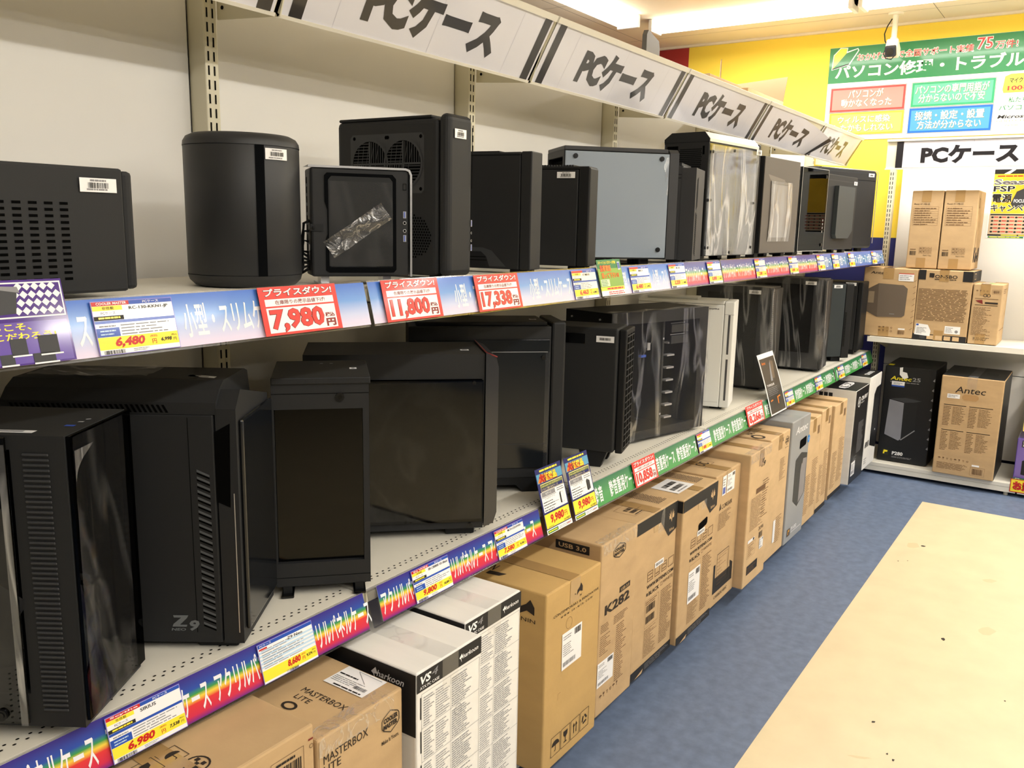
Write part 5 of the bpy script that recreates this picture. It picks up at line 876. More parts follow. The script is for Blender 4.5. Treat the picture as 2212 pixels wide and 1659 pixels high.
b = MB(); q = c.F(b, .0011); q.poly([(3.833, .514), (3.84, .508), (3.925, .513), (3.932, .52), (3.932, .548), (3.925, .555), (3.84, .55), (3.833, .543)], HOLE); c.part('hand_hole', b, 'open hand hole'); b = MB(); q = c.F(b, .0012); q.disc(3.968, .532, .019, mat('sticker_blue', '2A8CE0', .35), 0, 18); q.lines(3.957, .525, 3.98, .54, 2, WHITE, .0003, .3, .2); c.part('round_sticker', b, 'bright blue round sticker')
# 13, 14 plain cartons
for lb, x0, y, w, top, seed in (('plain brown carton right of the grey carton, lower of two pressed together', 3.99, 1.05, .238, .598, 13), ('plain brown carton squeezed behind the lower one, beside the taller plain carton', 4.235, 1.05, .186, .615, 14), ('taller plain brown carton left of the white and black carton', 4.506, 1.056, .259, .595, 15)):
    c = Carton(lb, x0, y, w, top, .5, CARD2, seed, amp=.005); f = c.F(c.b); f.barcode(x0+w*.72, top-.085, x0+w*.9, top-.045, INK2); f.lines(x0+w*.5, .16, x0+w*.95, .40, 26, INK2, 0, .3, .4, seed); f.lines(x0+.02, .14, x0+w*.45, .34, 22, INK2, 0, .3, .5, seed+1)
    if seed != 13: f.rect(x0+.001, .09, x0+w-.001, .112, BLK)
    c.done()
# 15, 16 white cartons with black graphics
c = Carton('white carton with a black printed front, left of the last carton in the row', 4.854, 1.035, .302, .622, .5, WBOX, 16, tape=False); f = c.F(c.b); f.rect(4.855, .09, 5.155, .62, BBOX); f.ring(4.935, .55, .03, .006, WHITE, .0003); badge(f, 4.915, .533, 4.955, .567, WHITE); f.text('CM 690 III', 4.985, .548, 5.14, .575, WHITE, .0003, .03); f.text('READY', 4.985, .534, 5.06, .542, WHITE, .0003); f.lines(4.97, .25, 5.14, .43, 26, GREYINK, .0003, .3, .5, 3); f.lines(4.9, .15, 5.0, .24, 10, GREYINK, .0003, .3, .5, 4)
t = c.T(c.b); t.rect(4.855, 1.036, 5.155, 1.534, BBOX); t.rect(4.9, 1.2, 5.12, 1.24, WHITE, .0003); t.poly([(4.90, 1.11), (4.94, 1.1), (5.08, 1.1), (5.12, 1.11), (5.12, 1.14), (5.08, 1.15), (4.94, 1.15), (4.9, 1.14)], WHITE, .0003); t.text('READY', 4.93, 1.105, 5.09, 1.145, BLK, .0006, .04)
g = c.L(c.b); g.text('690 III', -1.42, .535, -1.16, .60, BLK, 0, .05); c.done(); b = MB(); q = c.F(b, .0014); q.rect(4.885, .13, 4.97, .21, WHITE); q.barcode(4.89, .14, 4.96, .16, GREYINK, .0004); q.lines(4.89, .165, 4.96, .2, 4, GREYINK, .0004, .4); c.part('shipping_label', b, 'white shipping label')
c = Carton('white carton with a black case picture, last in the row by the corner', 5.219, 1.041, .296, .647, .5, WBOX, 17, tape=False); f = c.F(c.b); f.poly([(5.34, .22), (5.5, .18), (5.512, .2), (5.512, .57), (5.40, .565), (5.35, .53)], BBOX); f.lines(5.37, .3, 5.5, .56, 7, DGREY, .0003, .1, .1); f.disc(5.45, .3, .006, WHITE, .0004); f.text('690 III', 5.225, .22, 5.315, .26, BLK, 0, .03); f.lines(5.23, .12, 5.3, .16, 3, GREYINK, 0, .4); t = c.T(c.b); t.rect(5.22, 1.042, 5.514, 1.54, BBOX); t.text('CM 690 III', 5.3, 1.07, 5.46, 1.1, WHITE, .0003, .03); t.rect(5.26, 1.2, 5.45, 1.26, WHITE, .0003); c.done()
# ------------------------------------------------------------------ far gondola (faces the camera, along -y)
BX = 6.03
def vface(mb, X, d=.0009): return Face(mb, (X, 0, 0), (0, -1, 0), (0, 0, 1), d)    # u = -y
for k, (y0, y1) in enumerate(((.27, 1.155), (-.635, .265), (-1.54, -.64))):
    lbn = ['bay by the corner', 'bay right of the corner bay', 'bay farthest from the corner'][k]
    m = MB()
    for z0, z1 in ((.09, .62), (.624, 2.0)): m.box(BX, y0+.02, z0, BX+.02, y1-.02, z1, PANELM, .002)
    tag(m.build('back_panel'), 'white back panel of the far gondola, '+lbn, 'back panel', 'far gondola back panels')
    m = MB(); m.box(5.55, y0+.004, .822, 6.026, y1-.004, .846, SHELFM, .003); s = tag(m.build('shelf_board'), 'cream steel shelf of the far gondola, '+lbn, 'shelf', 'far gondola shelves') if k == 0 else None
    if k == 0:
        b = MB(); b.box(5.545, y0+.004, .818, 5.5495, y1-.004, .849, mat('bright_shelf_edge', 'F0EEE6', .3, coat=.4)); b.build('shelf_lip', s)
        for y in (y0+.03, y1-.04):
            b = MB(); b.prism([(5.6, .82), (6.0, .82), (6.0, .74), (5.95, .74)], (0, y, 0), (1, 0, 0), (0, 0, 1), .004, POSTM); b.build('bracket', s)
    m = MB(); m.box(5.53, y0+.002, .05, 6.026, y1-.002, .075, SHELFM, .003); m.box(5.53, y0+.002, .022, 5.542, y1-.002, .0495, SHELFM); tag(m.build('base_deck'), 'cream base deck of the far gondola, '+lbn, 'base shelf', 'far gondola base decks')
    t = thing('sign_header', ['white sign board reading PC case in Japanese on the far gondola by the corner', 'white sign board of the far gondola right of the corner bay', 'white sign board of the far gondola farthest from the corner'][k], 'sign', (5.6, y1, 1.85), -PI/2, 'far sign boards')
    W = y1-y0; m = MB(); m.box(.002, .004, -.006, W-.002, .02, .16, POSTM, .002); m.box(.0, -.006, .152, W, .024, .166, SHELFM, .002); m.box(.0, -.004, -.008, W, .008, -.0005, SHELFM); m.build('frame', t)
    p = MB(); f = Face(p, (0, .0, 0), (1, 0, 0), (0, 0, 1)); p.box(.055, .0, .002, W-.06, .0035, .150, SIGNP); f.rect(.055, .002, .093, .15, SIGNK, .0004); f.rect(W-.098, .002, W-.06, .15, SIGNK, .0004); f.text('PCケース', .19, .022, .69, .125, SIGNK, .0004, .05); f.rect(.46, .002, .461, .15, GREYINK, .0003); p.build('paper', t)
    for x in (.03, W-.03):
        b = MB(); b.box(x, .021, .06, x+.004, BX-5.6-.002, .13, POSTM); b.build('bracket', t)
for y, lb in ((1.2, 'cream slotted upright at the corner end of the far gondola'), (.29, 'cream slotted upright between two bays of the far gondola'), (-.615, 'cream slotted upright at the second joint of the far gondola')):
    post(BX-.06, y, 1.865 if y > 1 else 2.0, lb, -PI/2, 'far gondola uprights')
m = MB(); m.cyl((5.56, .32, 0), (5.56, .32, .022), .012, POSTM, 14); tag(m.build('levelling_foot'), 'small round levelling foot under the far gondola base', 'shelf foot')
class VBox:
    """carton whose printed front faces -x; prints use u=-y, v=z"""
    def __init__(s, label, X, u0, u1, z0, z1, d, m, seed, rz=0.0, amp=.002):
        s.X, s.u0, s.u1, s.z0, s.amp, s.seed = X, u0, u1, z0, amp, seed; s.t = thing('carton', label, 'cardboard box', (X, -u0, z0), rz); s.w = u1-u0; s.h = z1-z0; s.d = d
        s.b = MB(); s.b.box(0, -s.w, .003, d, 0, s.h, m, .005, 2, 5)
    def F(s, mb, d=.0009): return Face(mb, (0, s.u0, -s.z0), (0, -1, 0), (0, 0, 1), d)
    def S(s, mb, d=.0009): return Face(mb, (0, -s.w, -s.z0), (1, 0, 0), (0, 0, 1), d)      # right side, u into the shelf
    def T(s, mb, d=.0009): return Face(mb, (0, s.u0, s.h), (0, -1, 0), (1, 0, 0), d)
    def part(s, n, mb, lb=None):
        mb.warp(s.amp, 3.2, s.seed); o = mb.build(n, s.t)
        if lb: o['label'] = lb
    def tape(s, uc, w=.05, m=TAPE, bot=True):
        k = MB(); f = s.T(k); k.grid(lambda u, v: f.P(uc-w/2+w*u, .002+(s.d-.004)*v), 2, 6, m); f = s.F(k); k.grid(lambda u, v: f.P(uc-w/2+w*u, s.z0+s.h-.065+.064*v), 2, 3, m)
        if bot: k.grid(lambda u, v: f.P(uc-w/2+w*u, s.z0+.004+.06*v), 2, 3, m)
        s.part('tape', k)
    def done(s): s.b.warp(s.amp, 3.2, s.seed); s.b.build('box_body', s.t)
for lb, u0, u1, seed in (('left of two tall narrow brown cartons standing on top of the stack', -.996, -.826, 21), ('right of two tall narrow brown cartons on top of the stack, side print showing', -.82, -.643, 22)):
    c = VBox(lb, 5.65, u0, u1, 1.2665, 1.722, .3, CARD, seed, 0, .003); f = c.F(c.b); f.text('Model: KT-MB103', u0+.016, 1.64, u0+.1, 1.65, INK); f.frame(u0+.014, 1.52, u0+.15, 1.63, .0008, INK2)
    for q in range(7): f.rect(u0+.014, 1.535+.0135*q, u0+.15, 1.5357+.0135*q, INK2)
    f.rect(u0+.06, 1.52, u0+.0607, 1.63, INK2); f.lines(u0+.02, 1.522, u0+.145, 1.628, 8, INK2, 0, .3, .4, seed); f.barcode(u0+.014, 1.345, u0+.05, 1.37, INK, 0); f.lines(u0+.016, 1.375, u0+.05, 1.385, 1, INK2); icons(f, u0+.065, 1.385, .07, 4, INK2, .0008); icons(f, u0+.065, 1.365, .07, 4, INK2, .0008); f.text('Made in China', u0+.09, 1.342, u0+.135, 1.349, INK)
    g = c.S(c.b); g.text('Ke-8', .03, 1.31, .26, 1.40, INK, 0, .04); g.line(.03, 1.32, .05, 1.5, .006, INK); g.ring(.06, 1.65, .02, .004, INK2, 0, 12, .03); c.done(); c.tape(u0+.08)
c = VBox('brown carton with a grey case picture, at the left end of the far shelf', 5.6, -1.215, -.911, .8465, 1.264, .36, CARD, 23); f = c.F(c.b); f.text('Antec', -1.178, 1.226, -1.083, 1.242, INK, 0, .015, .15); PB = mat('picture_brown', '5A4E42', .6); f.poly([(-1.19, 1.13), (-1.125, 1.17), (-.985, 1.165), (-.96, 1.145), (-.965, .985), (-.98, .973), (-1.12, .967), (-1.19, 1.0)], PB, .0002); f.poly([(-1.125, 1.17), (-.985, 1.165), (-.96, 1.145), (-.965, .985), (-.98, .973), (-1.12, .967)], mat('picture_brown_light', '6A5E52', .6), .0004); f.rect(-1.178, 1.05, -1.145, 1.12, mat('picture_pane', '8A7A64', .5), .0004); f.lines(-1.05, .985, -1.02, .995, 1, GREYINK, .0006)
icons(f, -1.11, .905, .09, 4, INK2); icons(f, -1.11, .885, .09, 4, INK2); f.barcode(-.995, .87, -.955, .892, INK2); f.rect(-.993, .898, -.955, .906, WHITE)
for q in range(9): f.line(-.93, .9+.036*q, -.915, .912+.036*q, .002, INK2)
c.done(); c.tape(-1.075, .06, TAPE); b = MB(); q = c.F(b, .0013); q.rect(-1.017, 1.19, -.932, 1.236, WHITE); q.rect(-1.017, 1.232, -.932, 1.236, REDINK, .0003); q.lines(-1.012, 1.197, -.937, 1.228, 3, GREYINK, .0003, .4); c.part('shipping_label', b, 'cream label')
c = VBox('brown carton with black corners and dense print, in the middle of the far shelf', 5.6, -.908, -.619, .8465, 1.2645, .36, CARD, 24); f = c.F(c.b); f.rect(-.907, 1.205, -.868, 1.262, BLK); f.rect(-.672, 1.202, -.62, 1.262, BLK); f.rect(-.907, .849, -.62, .884, BLK); f.rect(-.85, 1.22, -.83, 1.245, INK); f.text('J', -.838, 1.218, -.823, 1.244, INK, 0, .03); f.text('ONSBO', -.82, 1.217, -.70, 1.237, INK, 0, .02); f.lines(-.82, 1.207, -.705, 1.213, 1, INK, 0, .7, .05)
f.lines(-.9, .965, -.633, 1.155, 27, INK2, 0, .45, .06, 5); [(f.rect(-.83+.046*q, .855, -.795+.046*q, .879, CARD2, .0003), (umbrella, glass, arrows, glass)[q](f, -.8125+.046*q, .866, .009, BLK)) for q in range(4)]; f.rect(-.87, .855, -.84, .879, DGREY, .0003); g = c.S(c.b); g.rect(.001, 1.2, .359, 1.262, BLK); g.frame(.05, 1.215, .12, 1.25, .003, CARD2, .0003); c.done(); c.tape(-.77, .05, TAPE, True)
b = MB(); q = c.F(b, .0013); q.poly([(-.9, .878), (-.815, .872), (-.812, .905), (-.83, .94), (-.895, .945)], WHITE); q.lines(-.89, .885, -.83, .925, 5, GREYINK, .0003, .4); q.rect(-.893, .932, -.88, .942, BLUE, .0003); c.part('torn_label', b, 'torn white label'); b = MB(); q = c.F(b, .0013); q.rect(-.738, .895, -.655, .94, WHITE); q.lines(-.733, .902, -.69, .935, 4, GREYINK, .0003, .35); q.disc(-.675, .91, .009, GREYINK, .0003); c.part('white_label', b, 'white label')
c = VBox('small upright brown carton at the right end of the far shelf trio', 5.6, -.612, -.462, .8465, 1.195, .3, CARD, 25); f = c.F(c.b); icons(f, -.6, 1.155, .07, 4, INK2); f.barcode(-.51, 1.145, -.478, 1.16, INK2); f.frame(-.515, 1.14, -.473, 1.165, .0008, INK2); f.ring(-.548, 1.13, .01, .003, INK, 0, 14); f.ring(-.53, 1.13, .01, .003, INK, 0, 14); f.rect(-.598, 1.11, -.48, 1.113, INK2); f.rect(-.595, 1.073, -.48, 1.076, INK); f.poly([(-.595, 1.1), (-.56, 1.105), (-.555, 1.08), (-.58, 1.09)], mat('dark_red_print', '7A2A24', .7)); f.rect(-.545, 1.083, -.48, 1.093, INK); f.lines(-.6, .9, -.5, 1.065, 24, INK2, 0, .35, .5, 4); f.lines(-.585, .87, -.5, .89, 3, INK, 0, .4, .3); g = c.S(c.b); g.lines(.05, 1.14, .2, 1.17, 3, INK2, 0, .4); g.rect(.02, .93, .28, .933, INK2); c.done(); c.tape(-.55, .05); b = MB(); q = c.T(b, .0012); q.rect(-.545, .1, -.52, .14, mat('green_sticker', '6AC83A', .4)); c.part('round_sticker', b, 'green sticker')
# base cartons
c = VBox('tall black carton with a silver case picture and yellow lettering at the corner', 5.6, -1.04, -.755, .0755, .675, .42, BBOX, 26); f = c.F(c.b); YL = mat('yellow_ink', 'F2E02A', .4); f.text('Antec', -1.005, .59, -.885, .614, YL, 0, .02, .15); f.text('25', -.88, .59, -.835, .614, GREYINK, 0, .02); f.lines(-1.005, .575, -.84, .583, 1, GREYINK, 0, .5, .1)
f.poly([(-.998, .47), (-.915, .455), (-.915, .225), (-.928, .215), (-1.01, .245)], mat('picture_silver', '9A9CA6', .35, metal=.3, var=(4, .15)), .0002); f.poly([(-.915, .455), (-.915, .225), (-.84, .3), (-.84, .475)], mat('picture_black', '1E2022', .3), .0003); f.poly([(-.998, .472), (-.91, .487), (-.815, .475), (-.86, .462), (-.915, .456)], DGREY, .0004); f.line(-.998, .47, -.915, .455, .003, HOLE, .0005); f.line(-.915, .22, -.84, .29, .006, GREYINK, .0005)
f.rect(-1.012, .115, -.975, .152, mat('badge_dark', '2A2C1E', .5)); f.poly([(-1.007, .122), (-1.003, .147), (-.98, .145), (-.982, .135), (-.997, .133), (-.998, .122)], YL, .0003); f.text('P280', -.955, .122, -.893, .144, WHITE, 0, .03); f.lines(-.955, .104, -.84, .116, 2, GREYINK, 0, .4, .1); f.poly([(-.958, .668), (-.94, .672), (-.94, .645), (-.915, .64), (-.905, .612), (-.93, .6), (-.955, .625)], WHITE, .0006); t = c.T(c.b); t.rect(-1.03, .02, -1.0, .08, YL); t.lines(-.9, .02, -.78, .06, 3, DGREY, 0, .4); t.lines(-.86, .15, -.8, .25, 4, DGREY)
for q in range(8): f.poly([(-.757, .62-.06*q), (-.7555, .60-.06*q), (-.768, .605-.06*q)], GREYINK, .0006)
c.done(); b = MB(); q = c.F(b, .0013); q.rect(-.995, .55, -.922, .583, WHITE); q.rect(-.995, .55, -.922, .559, BLUE, .0003); q.lines(-.985, .563, -.93, .577, 2, GREYINK, .0003); c.part('white_label', b, 'white and blue label')
c = VBox('brown fronted carton with black top and four blocks of print, right of the black carton', 5.5, -.708, -.388, .0755, .665, .46, CARD, 27); f = c.F(c.b); f.text('Antec', -.632, .57, -.475, .607, INK, 0, .005, .15)
for u0, u1, v in ((-.683, -.566, .497), (-.55, -.43, .497), (-.683, -.566, .347), (-.55, -.43, .347)): f.rect(u0, v-.004, u1, v, INK); f.lines(u0, v-.125, u0+(u1-u0)*.36, v-.008, 13, INK2, 0, .4, .4, int(v*99)); f.lines(u0+(u1-u0)*.42, v-.115, u1, v-.008, 15, INK2, 0, .35, .5, int(v*77))
icons(f, -.687, .172, .17, 8, INK2); f.lines(-.687, .11, -.525, .15, 7, INK2, 0, .35, .2, 3); f.frame(-.51, .095, -.435, .145, .0008, INK2); f.barcode(-.5, .102, -.445, .136, INK2); f.rect(-.503, .149, -.465, .159, WHITE); f.poly([(-.592, .54), (-.58, .53), (-.52, .53), (-.508, .54), (-.508, .555), (-.52, .565), (-.58, .565), (-.592, .555)], mat('punched_cardboard', 'B48E60', .8)); g = c.S(c.b); g.rect(.012, .078, .459, .66, BBOX); t = c.T(c.b); t.rect(-.706, .004, -.39, .458, BBOX); t.rect(-.5, .15, -.44, .25, DGREY, .0003); c.done(); c.tape(-.55, .05, film('grey_clear_tape', .16, .12, 9, .2), False); b = MB(); q = c.F(b, .0013); q.rect(-.67, .535, -.604, .56, WHITE); q.lines(-.665, .54, -.61, .556, 2, GREYINK, .0003); c.part('white_label', b, 'white label')
# next bay, seen at the frame edge
m = MB(); m.box(5.62, -.63, .455, 6.026, .262, .475, SHELFM, .003); m.box(5.55, -.63, .45, 5.62, .262, .474, SHELFM); s = tag(m.build('shelf_board'), 'low cream shelf in the bay right of the big brown carton', 'shelf')
c = VBox('white carton on the low shelf at the right edge', 5.58, -.235, .05, .476, .66, .3, WBOX, 28); f = c.F(c.b); f.text('650W', -.22, .482, -.13, .51, BLK, 0, .03); c.done()
c = VBox('purple carton with a black unit picture on the base deck at the right edge', 5.56, -.295, .0, .0755, .34, .3, PURPL, 29); f = c.F(c.b); f.rect(-.27, .29, -.225, .328, BLK); f.text('玄人', -.266, .311, -.229, .325, WHITE, .0003, .02); f.text('志向', -.266, .294, -.229, .308, WHITE, .0003, .02); f.poly([(-.26, .13), (-.26, .21), (-.2, .24), (-.05, .23), (-.03, .14), (-.1, .11)], BLK, .0002); f.rect(-.29, .08, .0, .108, GREENP, .0001); f.frame(-.283, .083, -.262, .106, .002, WHITE, .0004); f.lines(-.255, .27, -.1, .285, 1, LBLUE, .0003, .6); c.done()
def vcard(name, label, cat, X, u0, z0, w, h, m, fn):
    b = MB(); f = Face(b, (0, 0, 0), (0, -1, 0), (0, 0, 1), .0004); b.box(0, -w, 0, .0012, 0, h, m); fn(f, w, h); tag(b.build(name, None, (X, -u0, z0)), label, cat)
def _a(f, w, h): f.frame(0, 0, w, h, .004, REDINK); f.text('お買得', .012, .012, w-.012, h-.01, REDINK, .0003, .09); f.text('お買得', .013, .013, w-.013, h-.011, YEL, .0006, .01); f.text('お買得', .014, .014, w-.014, h-.012, REDINK, .0009, .03)
vcard('bargain_tag', 'yellow tag with big red lettering on the far base deck edge', 'price tag', 5.527, -.302, .030, .17, .078, YEL, _a)
def _b(f, w, h): f.rect(.012, .01, w-.005, h-.01, WHITE); f.rect(.012, h-.02, w-.005, h-.01, REDINK, .0003); f.rect(.015, .012, .06, .03, ORANGE, .0003); f.lines(.02, .035, w-.01, h-.024, 3, BLUE, .0003, .5)
vcard('price_card', 'yellow edged price card hanging on the low shelf at the right edge', 'price card', 5.546, -.275, .385, .16, .085, mat('card_yellow_edge', 'F0D87A', .4), _b)
# poster on the far panel
b = MB(); f = Face(b, (0, 0, 0), (0, -1, 0), (0, 0, 1), .0004); Wp, Hp = .56, .415; b.box(0, -Wp, 0, .0012, 0, Hp, WHITE); PO = mat('poster_orange', 'F5C23C', .3, coat=.4, var=(3, .15)); U = lambda u: u+.627; V = lambda v: v-1.453; MIX = mat('poster_metal_letter', '77757A', .3, metal=.3)
f.rect(.010, V(1.60), Wp-.01, Hp-.012, PO); f.rect(.010, V(1.833), Wp-.01, Hp-.008, BLACKINK, .0002); f.poly([(.06, V(1.834)), (.09, V(1.834)), (.12, Hp-.01), (.1, Hp-.01)], WHITE, .0004); f.text('Seasonic', U(-.615), V(1.768), U(-.30), V(1.805), WHITE, .0003, .07); f.text('Seasonic', U(-.613), V(1.77), U(-.302), V(1.803), MIX, .0006, .03)
f.lines(U(-.6), V(1.815), U(-.45), V(1.826), 1, REDINK, .0003, .6, .1)
for tx, a, bq, cq, dq in (('FSP', -.614, 1.73, -.5, 1.763), ('電源', -.615, 1.665, -.512, 1.718), ('キャンペーン', -.618, 1.612, -.36, 1.655)): f.text(tx, U(a)-.002, V(bq)-.002, U(cq)+.002, V(dq)+.002, WHITE, .0005, .06); f.text(tx, U(a), V(bq), U(cq), V(dq), BLACKINK, .0008, .025)
f.poly([(U(-.515), V(1.66)), (U(-.49), V(1.73)), (U(-.43), V(1.76)), (U(-.36), V(1.75)), (U(-.36), V(1.66)), (U(-.5), V(1.635))], DGREY, .0004); f.text('FOCUS', U(-.5), V(1.665), U(-.44), V(1.685), WHITE, .0006, .02)
f.rect(.008, V(1.476), Wp-.01, V(1.598), mat('poster_tan', 'C8B49A', .4)); f.rect(.012, V(1.59), Wp-.01, V(1.598), BLACKINK, .0003)
for r in range(5):
    for k in range(13): f.disc(.025+.042*k, V(1.578)-.0215*r, .0075, BLACKINK, .0004, 8, .0055); f.lines(.034+.042*k, V(1.574)-.0215*r, .058+.042*k, V(1.584)-.0215*r, 1, REDINK, .0004, .6, .1, r)
f.rect(.008, V(1.468), Wp-.01, V(1.477), BLACKINK, .0005); f.lines(.08, V(1.469), .4, V(1.476), 1, YEL, .0007, .7, .05); f.rect(.012, .003, .2, .012, GREENP, .0005); f.lines(.02, .005, .18, .011, 1, YEL, .0007, .6, .05)
tag(b.build('poster', None, (BX-.0015, .627, 1.453)), 'yellow and black campaign poster on the far gondola panel', 'poster')
# banner on the yellow wall
GB = mat('banner_green', '1F7F46', .4, coat=.2); CRM = mat('banner_cream', 'FFFDF0', .45, coat=.2); RB = mat('banner_red', 'D23A34', .4, coat=.2); SH = mat('print_shadow_olive', '6A7A4A', .5)
b2 = MB(); f = Face(b2, (0, 0, 0), (0, -1, 0), (0, 0, 1), .0006); b2.box(0, -.3, 2.07, .004, 1.665, 2.657, CRM)
f.rect(-1.665, 2.433, .3, 2.656, GB)
mk = [(-1.648, 2.517), (-1.641, 2.612), (-1.6, 2.654), (-1.552, 2.651), (-1.556, 2.628), (-1.49, 2.645), (-1.482, 2.63), (-1.535, 2.545)]
f.poly(mk, WHITE, .0002); f.poly([(-1.643, 2.524), (-1.637, 2.609), (-1.598, 2.65), (-1.557, 2.648), (-1.561, 2.618)], YEL, .0005); f.poly([(-1.643, 2.524), (-1.561, 2.618), (-1.493, 2.639), (-1.489, 2.63), (-1.54, 2.55)], GB, .0006); f.line(-1.643, 2.524, -1.54, 2.55, .006, BLACKINK, .0007)
for tx, a, bq, cq, dq in (('おかげさまで全国サポート実績', -1.49, 2.564, -.815, 2.608), ('75', -.799, 2.572, -.715, 2.64), ('万件!', -.703, 2.568, -.583, 2.614)): f.text(tx, a-.003, bq-.003, cq+.003, dq+.003, CRM, .0004, .06); f.text(tx, a, bq, cq, dq, RB, .0008, .012)
f.text('パソコン修理・トラブルお', -1.622, 2.458, -.44, 2.545, CRM, .0004, .028); f.disc(-.50, 2.61, .04, RB, .0004, 18)
for c0, c1, u0, v0, u1, v1, lines in (('E8403A', 'F0867C', -1.637, 2.25, -1.178, 2.40, (('パソコンが', -1.526, 2.335, -1.31, 2.386), ('動かなくなった', -1.567, 2.277, -1.257, 2.328))), ('2E9A68', '5CB890', -1.14, 2.257, -.677, 2.402, (('パソコンの専門用語が', -1.12, 2.332, -.708, 2.385), ('分からないので不安', -1.098, 2.28, -.728, 2.333))), ('F2A63A', 'F6C064', -1.635, 2.102, -1.175, 2.243, (('ウィルスに感染', -1.579, 2.176, -1.255, 2.222), ('したかもしれない', -1.60, 2.124, -1.235, 2.168))), ('1E62B4', '4A90D4', -1.144, 2.098, -.676, 2.248, (('接続・設定・設置', -1.108, 2.174, -.72, 2.228), ('方法が分からない', -1.092, 2.12, -.732, 2.17)))):
    f.rect(u0, v0, u1, v1, mat('panel_'+c0, c0, .4, coat=.2), .0002); f.rect(u0+.012, v0+.012, u1-.012, v1-.012, mat('panel_'+c1, c1, .4, coat=.2), .0005); f.frame(u0-.004, v0-.004, u1+.004, v1+.004, .003, GREYINK, .0003)
    for tx, a, bq, cq, dq in lines: f.text(tx, a+.003, bq-.003, cq+.003, dq-.003, SH, .0008, .012); f.text(tx, a, bq, cq, dq, CRM, .0011, .012)
GO = mat('banner_gold', 'F2D648', .35, coat=.3); f.poly([(-.63, 2.31), (-.637, 2.33), (-.63, 2.405), (-.6, 2.418), (-.2, 2.418), (-.2, 2.31)], GO, .0003); f.text('マイク', -.604, 2.365, -.535, 2.395, BLACKINK, .0006, .03); f.text('100名', -.611, 2.32, -.48, 2.355, RB, .0006, .035)
f.text('私たち', -.60, 2.252, -.50, 2.285, GB, .0004, .01); f.text('パソコン', -.645, 2.21, -.48, 2.24, GB, .0004, .01); f.text('Microsoft', -.648, 2.162, -.45, 2.183, BLACKINK, .0004, .03, .2); f.text('GOLD CERTIFIED', -.65, 2.143, -.40, 2.153, GO, .0004); f.text('Partner', -.6, 2.118, -.53, 2.128, GO, .0004)
tag(b2.build('wall_banner', None, (6.094, 0, 0)), 'large green and white computer repair banner on the yellow wall', 'banner')
# security camera
t = thing('security_camera', 'white security camera hanging from the ceiling in front of the banner', 'security camera', (5.8, 1.217, 2.77)); CW = mat('camera_white', 'E6DFCC', .4)
b = MB(); b.cyl((0, 0, -.0005), (0, 0, -.012), .045, CW, 24, .04); b.build('ceiling_mount', t); b = MB(); b.cyl((0, 0, -.011), (0, 0, -.14), .0165, CW, 16); b.cyl((0, 0, -.14), (0, 0, -.166), .02, CW, 16, .026); b.build('stem', t)
b = MB(); b.box(-.05, -.034, -.235, .055, .034, -.167, CW, .01, 3)
q = Matrix.Rotation(R(28), 4, 'Y') @ Matrix.Rotation(R(0), 4, 'Z'); ctr = Vector((0, 0, -.2)); b.v = [tuple(ctr+q @ (Vector(p)-ctr)) for p in b.v]; b.build('body', t)
b = MB(); b.box(-.078, -.031, -.236, -.048, .031, -.172, BLKM, .008, 3); b.cyl((-.079, 0, -.204), (-.082, 0, -.204), .02, BLKG, 18); qq = Matrix.Rotation(R(-22), 4, 'Y'); b.v = [tuple(ctr+qq @ (Vector(p)-ctr)) for p in b.v]; b.build('lens_hood', t)
b = MB(); b.tube([(.005, .02, -.03), (.01, .045, -.07), (.02, .06, -.11), (.03, .055, -.15), (.03, .035, -.185)], .0035, BLK, 8); b.build('cable', t); b = MB(); b.tube([(-.02, .036, -.2), (-.03, .045, -.235), (-.025, .03, -.262), (-.02, .0, -.268), (-.03, -.02, -.25)], .003, BLK, 8); b.build('loop_cable', t)
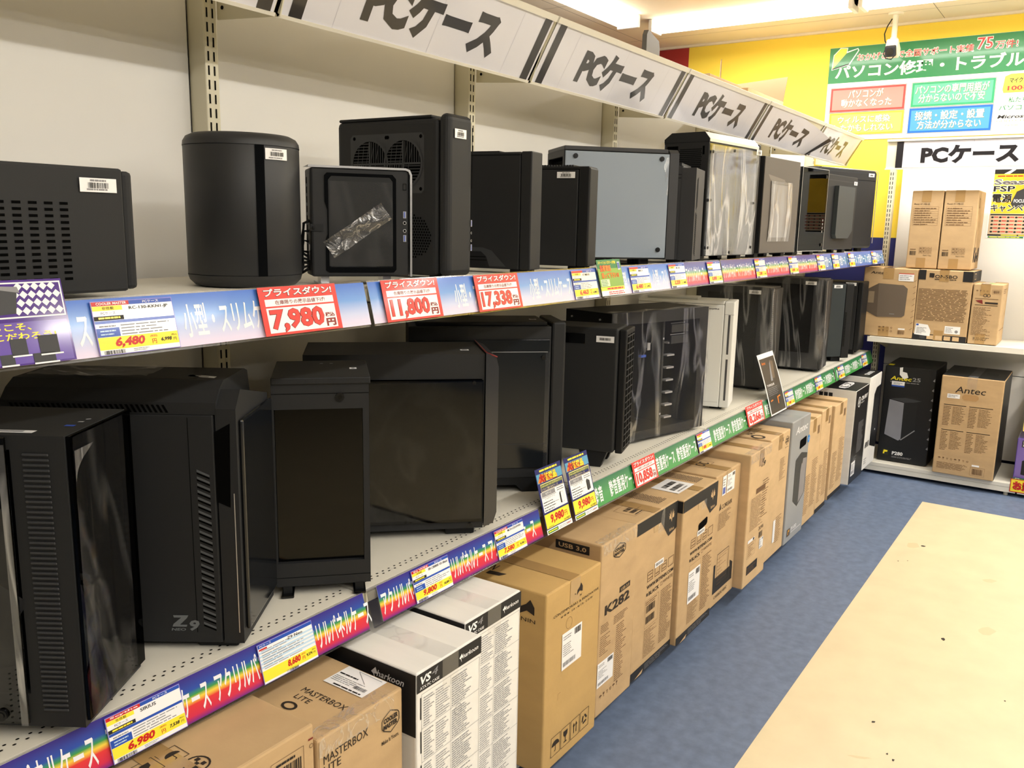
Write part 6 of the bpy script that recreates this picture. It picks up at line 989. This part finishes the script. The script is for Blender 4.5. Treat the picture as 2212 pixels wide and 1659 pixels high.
# things on top of the long gondola
m = MB(); m.box(2.0, 1.70, 2.1, 6.0, 2.2, 2.12, SHELFM); m.box(2.0, 1.69, 0, 6.0, 1.70, 2.1, PANELM); m.box(2, 2.19, 0, 6.0, 2.2, 2.1, PANELM); tag(m.build('top_shelf'), 'cream top board on the back of the long gondola carrying cartons', 'shelf')
t = thing('open_carton', 'open brown carton with raised flaps on top of the gondola behind the signs', 'cardboard box', (4.75, 1.72, 2.12))
b = MB(); H = .115; b.box(0, 0, 0, .62, .4, .006, CARD); b.box(0, 0, .006, .005, .4, H, CARD); b.box(.615, 0, .006, .62, .4, H, CARD); b.box(.005, 0, .006, .615, .005, H, CARD); b.box(.005, .395, .006, .615, .4, H, CARD); b.build('box_body', t)
b = MB(); b.prism([(0, 0), (.4, 0), (.4, .13), (0, .16)], (.617, 0, H), (0, 1, 0), (.35, 0, .94), .004, mat('cardboard_inside', '7A5A3C', .8)); b.build('flap', t); b = MB(); b.prism([(.0, 0), (.62, 0), (.58, .12), (.03, .10)], (0, .397, H), (1, 0, 0), (0, .3, .95), .004, mat('cardboard_inside', '7A5A3C', .8)); b.build('flap', t); b = MB(); b.prism([(0, .02), (.62, .02), (.6, .05), (.1, .04)], (0, 0, H-.02), (1, 0, 0), (0, .9, .2), .003, WHITE); b.build('packing_sheet', t, None)
m = MB(); m.box(0, 0, 0, .5, .3, .06, CARD2, .004); tag(m.build('carton', None, (5.42, 1.72, 2.12)), 'flat brown carton at the corner end of the gondola top', 'cardboard box')
t = thing('carton', 'brown carton with one upright flap on top of the gondola behind the third sign', 'cardboard box', (4.2, 1.72, 2.12)); b = MB(); b.box(0, 0, 0, .45, .4, .11, CARD2, .004); b.build('box_body', t); b = MB(); b.prism([(0, 0), (.09, 0), (.09, .085), (.075, .10), (.015, .10), (0, .085)], (.2, .02, .1105), (.9, .4, 0), (0, 0, 1), .004, CARD2); b.build('flap', t)
t = thing('display_stand', 'dark grey rounded panel standing on top of the gondola near the red wall', 'panel', (3.55, 1.75, 2.12)); b = MB(); b.prism([(0, 0), (.30, 0), (.30, .17), (.275, .20), (.03, .20), (0, .175)], (0, 0, .0), (.97, .25, 0), (0, 0, 1), .02, mat('dark_stand', '55504A', .6)); b.build('board', t); b = MB(); b.box(-.02, -.05, 0, .3, .12, .01, DGREY); b.build('base', t)
bpy.data.scenes.remove(TMP)
